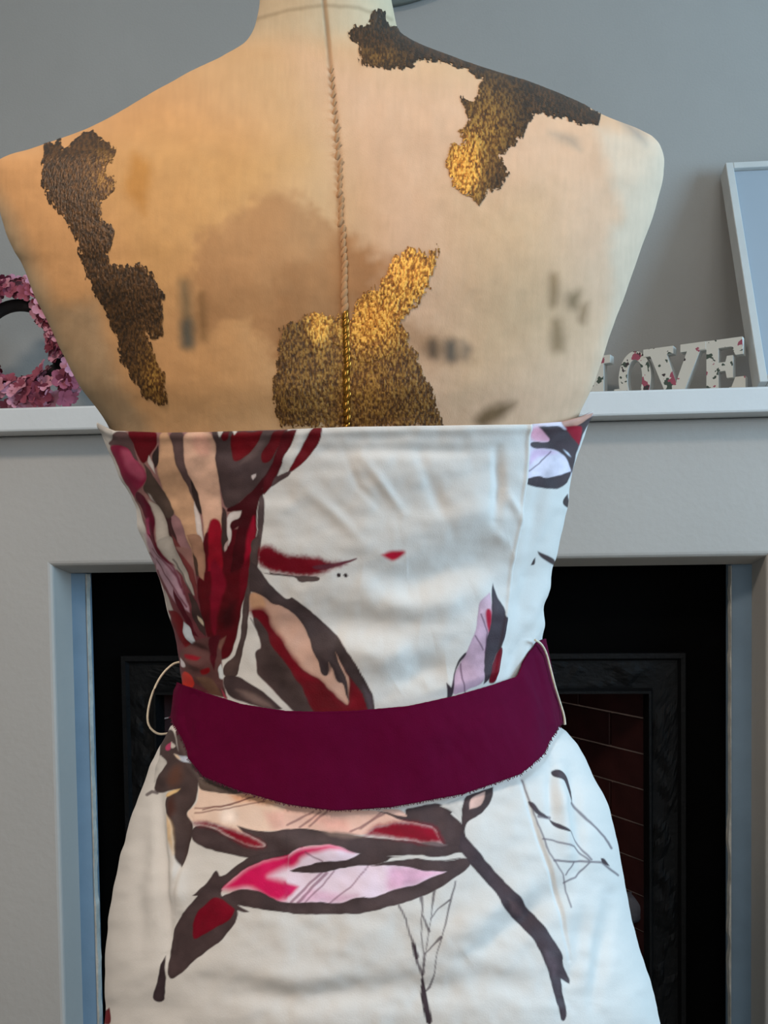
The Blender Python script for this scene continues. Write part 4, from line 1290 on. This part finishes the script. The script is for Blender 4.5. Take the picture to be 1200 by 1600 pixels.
# hand-stitched spine seam: short slanting stitches down the centre back
bm = bmesh.new()
bmesh.ops.create_icosphere(bm, subdivisions=2, radius=1.0)
st_me = bpy.data.meshes.new('stitch')
bm.to_mesh(st_me); bm.free()
st_me.materials.append(M_stitch)
st_me.polygons.foreach_set('use_smooth', [True] * len(st_me.polygons))
st_gold = st_me.copy()
st_gold.materials.clear()
st_gold.materials.append(mat('gilded_thread', (150, 104, 38), 0.25, metal=0.9, noise=0.7, nscale=160))
bx, by, isback = bx0, by0, back0
ys = [108.0]
while ys[-1] < 664:
    ys.append(ys[-1] + (11.5 if ys[-1] > 230 else 13))
col = np.argmin(np.abs(th - math.pi / 2))
rowy, rowP = by[:, col], PBD[:, col]
for i, yv in enumerate(ys):
    sx = np.interp(yv, SPINE[:, 1], SPINE[:, 0])
    r = int(np.argmin(np.abs(by[:, col] - yv)))
    cidx = int(np.argmin(np.abs(bx[r, :470] - sx)))
    p = PBD[r, cidx] + NB[r, cidx] * 0.0009 - BASE
    s = np.interp(yv, [100, 260, 400, 500], [0.55, 0.8, 0.85, 1.25])
    o = bpy.data.objects.new('stitch', st_gold if yv > 490 else st_me)
    COL.objects.link(o)
    o.parent = form
    o.location = p
    o.scale = (0.0014 * s, 0.0011 * s, 0.0033 * (0.8 + 0.2 * s))
    o.rotation_euler = (0, math.radians(24 if i % 2 else 14), 0)
# neck cap, pole and tripod foot
NZ = zt[0]
cxn = float(body_prof(np.array([NZ]))[0][0]) - BASE[0]
oyn = float(body_prof(np.array([NZ]))[4][0])
bm = bmesh.new(); lathe(bm, [(0.044, 0), (0.046, 0.004), (0.046, 0.014), (0.030, 0.020), (0.012, 0.024), (0.012, 0.034), (0.018, 0.042), (0.012, 0.054)], 32)
ob = obj('neck_cap', bm, M_wood, form, smooth=True); ob.location = (cxn, oyn, NZ + 0.0005)
bm = bmesh.new(); lathe(bm, [(0.016, 0.12), (0.016, 0.63)], 24); obj('pole', bm, M_wood, form, smooth=True)
bm = bmesh.new(); lathe(bm, [(0.02, 0.10), (0.035, 0.11), (0.035, 0.15), (0.02, 0.17)], 24); obj('hub', bm, M_wood, form, smooth=True)
for k in range(3):
    a = math.radians(90 + 120 * k)
    bm = bmesh.new()
    tube(bm, [(0.02 * math.cos(a), 0.02 * math.sin(a), 0.13), (0.12 * math.cos(a), 0.12 * math.sin(a), 0.12), (0.19 * math.cos(a), 0.19 * math.sin(a), 0.06), (0.225 * math.cos(a), 0.225 * math.sin(a), 0.013)], [0.014, 0.013, 0.012, 0.012], 10)
    obj('leg', bm, M_wood, form, smooth=True)

# ================================================================== dress
dress = thing('strapless_dress', 'white strapless dress printed with wine red and taupe watercolour flowers, on the form', 'dress', BASE_W, math.radians(YAW))
NECK = np.array([(140, 652), (155, 661), (168, 668), (180, 673), (250, 676), (325, 675), (450, 671), (550, 667), (650, 665.5), (760, 664), (826, 663), (875, 659), (905, 651), (924, 643), (940, 638)], float)
th = angles_even(740, 60)
ztop = around(dress_prof, th, NECK[:, 0], NECK[:, 1], 0.0, 1.05, bump=0.0)
zbot_vis, hem = m_at(600, 1640)[2], 0.40
v = np.concatenate([np.linspace(0, 1, 640), 1 + np.linspace(0, 1, 26)[1:]])
Z = np.where(v[:, None] <= 1, ztop[None] * (1 - v[:, None]) + zbot_vis * v[:, None], zbot_vis * (2 - v[:, None]) + hem * (v[:, None] - 1))
TH = np.broadcast_to(th, Z.shape)
PD = ring(dress_prof, TH, Z)
ND = grid_normals(PD)
dx, dy, _ = pix(PD)
isback = np.sin(TH) > -0.05
h = np.where(isback, crease_disp(dx, dy), 0)
# the back panel laps over the side panel along the right-hand seam
SEAM_Y, SEAM_X = [640, 668, 740, 800, 880, 980, 1060, 1100], [830, 828, 822, 815, 803, 789, 777, 772]
sx = np.interp(dy, SEAM_Y, SEAM_X)
body_zone = smoothstep(1120, 1090, dy) * isback
h += 0.0020 * (1 - smoothstep(-1.5, 1.5, dx - sx)) * body_zone * smoothstep(sx - 140, sx, dx)
h += 0.0007 * np.exp(-((dx - sx + 4) / 3) ** 2) * body_zone
# soft undulation of the cloth
h += (fbm(dx / 85, dy / 60, 31, 3) - 0.5) * 0.0035 * isback + (fbm(dx / 26, dy / 34, 37, 2) - 0.5) * 0.0007 * isback
h += (fbm(TH * 6, Z * 3, 41, 2) - 0.5) * 0.02 * smoothstep(0.72, 0.45, Z)
# the belt presses the cloth smooth
TOPE = np.array([(255, 1052), (268, 1062), (278, 1068), (317, 1083), (375, 1101), (445, 1111.5), (500, 1113), (550, 1111.5), (637, 1104), (713, 1088), (775, 1070), (808, 1058), (818, 1042), (832, 1020), (845, 1003), (860, 996), (900, 990)], float)
BOTE = np.array([(255, 1110), (268, 1121), (282, 1152), (293, 1182), (317, 1213), (375, 1236), (451, 1257), (521, 1266), (608, 1261), (725, 1240), (812, 1210), (850, 1178), (871, 1142), (880, 1130), (920, 1115)], float)
tb, bb_ = np.interp(dx, TOPE[:, 0], TOPE[:, 1]), np.interp(dx, BOTE[:, 0], BOTE[:, 1])
press = smoothstep(tb - 22, tb - 2, dy) * smoothstep(bb_ + 18, bb_ + 2, dy)
h = h * (1 - press) - 0.0006 * press
# rolled top edge
rows = np.arange(len(v))[:, None]
h += 0.0012 * np.exp(-((rows - 4) / 5.0) ** 2)
PDD = PD + ND * h[..., None]
thick = 0.0016
outer = PDD
lining = PDD[:6] - ND[:6] * np.array([0.0006, 0.0011, 0.0012, 0.0012, 0.0012, 0.0012])[:, None, None]
Pall = np.concatenate([lining[::-1], outer], 0)
front = ~isback
cD = cloth_color(dx, dy, front)
cD = cD * (1 + 0.03 * (fbm(dx / 2.2, dy / 2.2, 44, 2) - 0.5))[..., None]
cAll = np.concatenate([np.broadcast_to(lin((205, 196, 186)), (5, len(th), 3)), cD[:1], cD], 0)
SPLIT = int(np.argmin(np.abs(v - (m_at(600, 1140)[2] - np.median(ztop)) / (zbot_vis - np.median(ztop))))) + 6
M_cloth = attr_mat('printed_sateen', 'print', 0.55, (1300, 1300, 1300), 0.25, spec=0.18, sheen=0.0, dist=0.0004)
link('bodice', grid_mesh('bodice', Pall[:SPLIT + 1], True, cAll[:SPLIT + 1]), M_cloth, dress)
link('skirt', grid_mesh('skirt', Pall[SPLIT:], True, cAll[SPLIT:]), M_cloth, dress)


def on_dress(px, py, out):
    """point lifted off the cloth (dress frame)"""
    d2 = (dx - px) ** 2 + (dy - py) ** 2 + np.where(np.sin(TH) > -0.25, 0, 1e9)
    i = np.unravel_index(np.argmin(d2), d2.shape)
    return PDD[i] + ND[i] * out - BASE


# ================================================================== belt
belt = thing('sash_belt', 'wide dark magenta fabric belt with a raw frayed edge round the waist of the dress', 'belt', BASE_W, math.radians(YAW))
th = angles_even(420, 70)
zt_ = around(dress_prof, th, TOPE[:, 0], TOPE[:, 1], 0.0026, 0.88)
zb_ = around(dress_prof, th, BOTE[:, 0], BOTE[:, 1], 0.0034, 0.82)
fray = (fbm(th * 110, th * 0, 51, 2) - 0.5) * 0.0006
zb_ = zb_ + fray
zt_ = zt_ + fray[::-1] * 0.6
nvb = 90
vv = np.linspace(0, 1, nvb)[:, None]
Z = zt_[None] * (1 - vv) + zb_[None] * vv
TH = np.broadcast_to(th, Z.shape)
Pb = ring(dress_prof, TH, Z)
# the strip is pulled straight between its edges, standing off the hollow of the waist
_, aa, bbk, _, _ = dress_prof(zb_)
_, aw, bw, _, _ = dress_prof(zt_)
side_r = np.exp(-(np.minimum(th, np.abs(th - 2 * math.pi)) / 0.5) ** 2)
E0 = ring(dress_prof, th, zt_, 0.0024 - 0.0012 * side_r)
E1 = ring(dress_prof, th, zb_, 0.0034 - 0.0014 * side_r)
straight = E0[None] * (1 - vv[..., None]) + E1[None] * vv[..., None]
Nb = grid_normals(Pb)
lifted = Pb + Nb * (0.0026 - 0.0012 * side_r)[None, :, None]
cen = np.array([0.0, D0, 0.0])
rad = lambda Q: np.hypot(Q[..., 0] - np.mean(Pb[..., 0]), Q[..., 1] - D0)
use = rad(straight) > rad(lifted)
PbF = np.where(use[..., None], straight, lifted)
hb = (fbm(TH * 7, Z * 30, 61, 3) - 0.5) * 0.0022
bxp, byp, _ = pix(PbF)
for pts, wd, mm in (([(300, 1090), (288, 1120), (292, 1170)], 9, -2.0), ([(275, 1080), (278, 1120), (300, 1180)], 5, 1.0), ([(830, 1030), (848, 1090), (862, 1160)], 9, -1.6), ([(815, 1060), (835, 1120), (830, 1200)], 12, 1.0), ([(845, 1030), (858, 1080), (866, 1130)], 5, 1.2),
                    ([(360, 1180), (450, 1170), (560, 1190)], 26, -1.0), ([(640, 1150), (740, 1130)], 26, .8)):
    p = np.array(pts, float)
    best = np.full(bxp.shape, 1e9)
    for i in range(len(p) - 1):
        (ax, ay), (bx_, by_) = p[i], p[i + 1]
        ex, ey = bx_ - ax, by_ - ay
        t = np.clip(((bxp - ax) * ex + (byp - ay) * ey) / (ex * ex + ey * ey), 0, 1)
        best = np.minimum(best, (bxp - ax - t * ex) ** 2 + (byp - ay - t * ey) ** 2)
    hb += mm / 1000 * np.exp(-best / (2 * wd * wd)) * (np.sin(TH) > -0.1)
PbF = PbF + Nb * np.maximum(hb, -0.0012)[..., None]
inner = PbF - Nb * 0.0012
loop = np.concatenate([inner[::-1], PbF], 0)
loop = np.concatenate([loop, loop[:1]], 0)
cB = np.broadcast_to(lin((84, 0, 40)), loop.shape) * (1 + 0.10 * (fbm(loop[..., 0] * 300, loop[..., 2] * 300, 71, 3) - 0.5))[..., None]
M_belt = attr_mat('magenta_cloth', 'print', 0.85, (1400, 1400, 1400), 0.3, spec=0.08, sheen=0.0, dist=0.0004)
link('belt_strip', grid_mesh('belt_strip', loop, True, cB), M_belt, belt)
# frayed threads along the lower edge
bm = bmesh.new()
low = PbF[-1]
for i in range(0, 420):
    p = Vector(low[i] - BASE)
    q = p + Vector((random.uniform(-.0012, .0012), -0.0006, -random.uniform(0.0003, 0.0011)))
    tube(bm, [p, q], 0.00022, 4)
ob = obj('fray', bm, None, belt)
ob.data.materials.append(mat('magenta_thread', (80, 0, 38), 0.9))
ob['kind'] = 'stuff'

# thread belt loops at the side seams
for lab, pts in (('thin ivory thread belt loop hanging out at the left waist', [(286, 1034, .572), (270, 1038, .568), (252, 1056, .562), (238, 1084, .558), (231, 1114, .556), (233, 1134, .556), (246, 1146, .558), (262, 1146, .562), (276, 1140, .568)]),
                 ('thin ivory thread belt loop crossing the belt at the right waist', [(836, 1000, .532), (845, 1006, .526), (853, 1020, .522), (860, 1045, .522), (867, 1072, .524), (875, 1098, .528), (881, 1118, .534), (883, 1134, .542)])):
    if 'right' in lab:                                   # lies just clear of belt and cloth
        Q = np.concatenate([PbF[:, :420].reshape(-1, 3), PDD[:, :740].reshape(-1, 3)])
        qx, qy, qz = pix(Q)
        pts = [(a, b_, Q[np.argsort((qx - a) ** 2 + (qy - b_) ** 2)[:30], 1].min() - 0.0065) for a, b_, c in pts]
    P3 = [m_at(a, b_, c) - BASE for a, b_, c in pts]
    fine_ = []
    for i in range(len(P3) - 1):
        p0, p1, p2, p3 = P3[max(i - 1, 0)], P3[i], P3[i + 1], P3[min(i + 2, len(P3) - 1)]
        for t in np.linspace(0, 1, 6, endpoint=False):
            fine_.append(0.5 * ((2 * p1) + (-p0 + p2) * t + (2 * p0 - 5 * p1 + 4 * p2 - p3) * t * t + (-p0 + 3 * p1 - 3 * p2 + p3) * t ** 3))
    bm = bmesh.new(); tube(bm, fine_, 0.00070, 8)
    ob = obj('belt_loop', bm, M_cord, dress, smooth=True)
    ob['label'] = lab
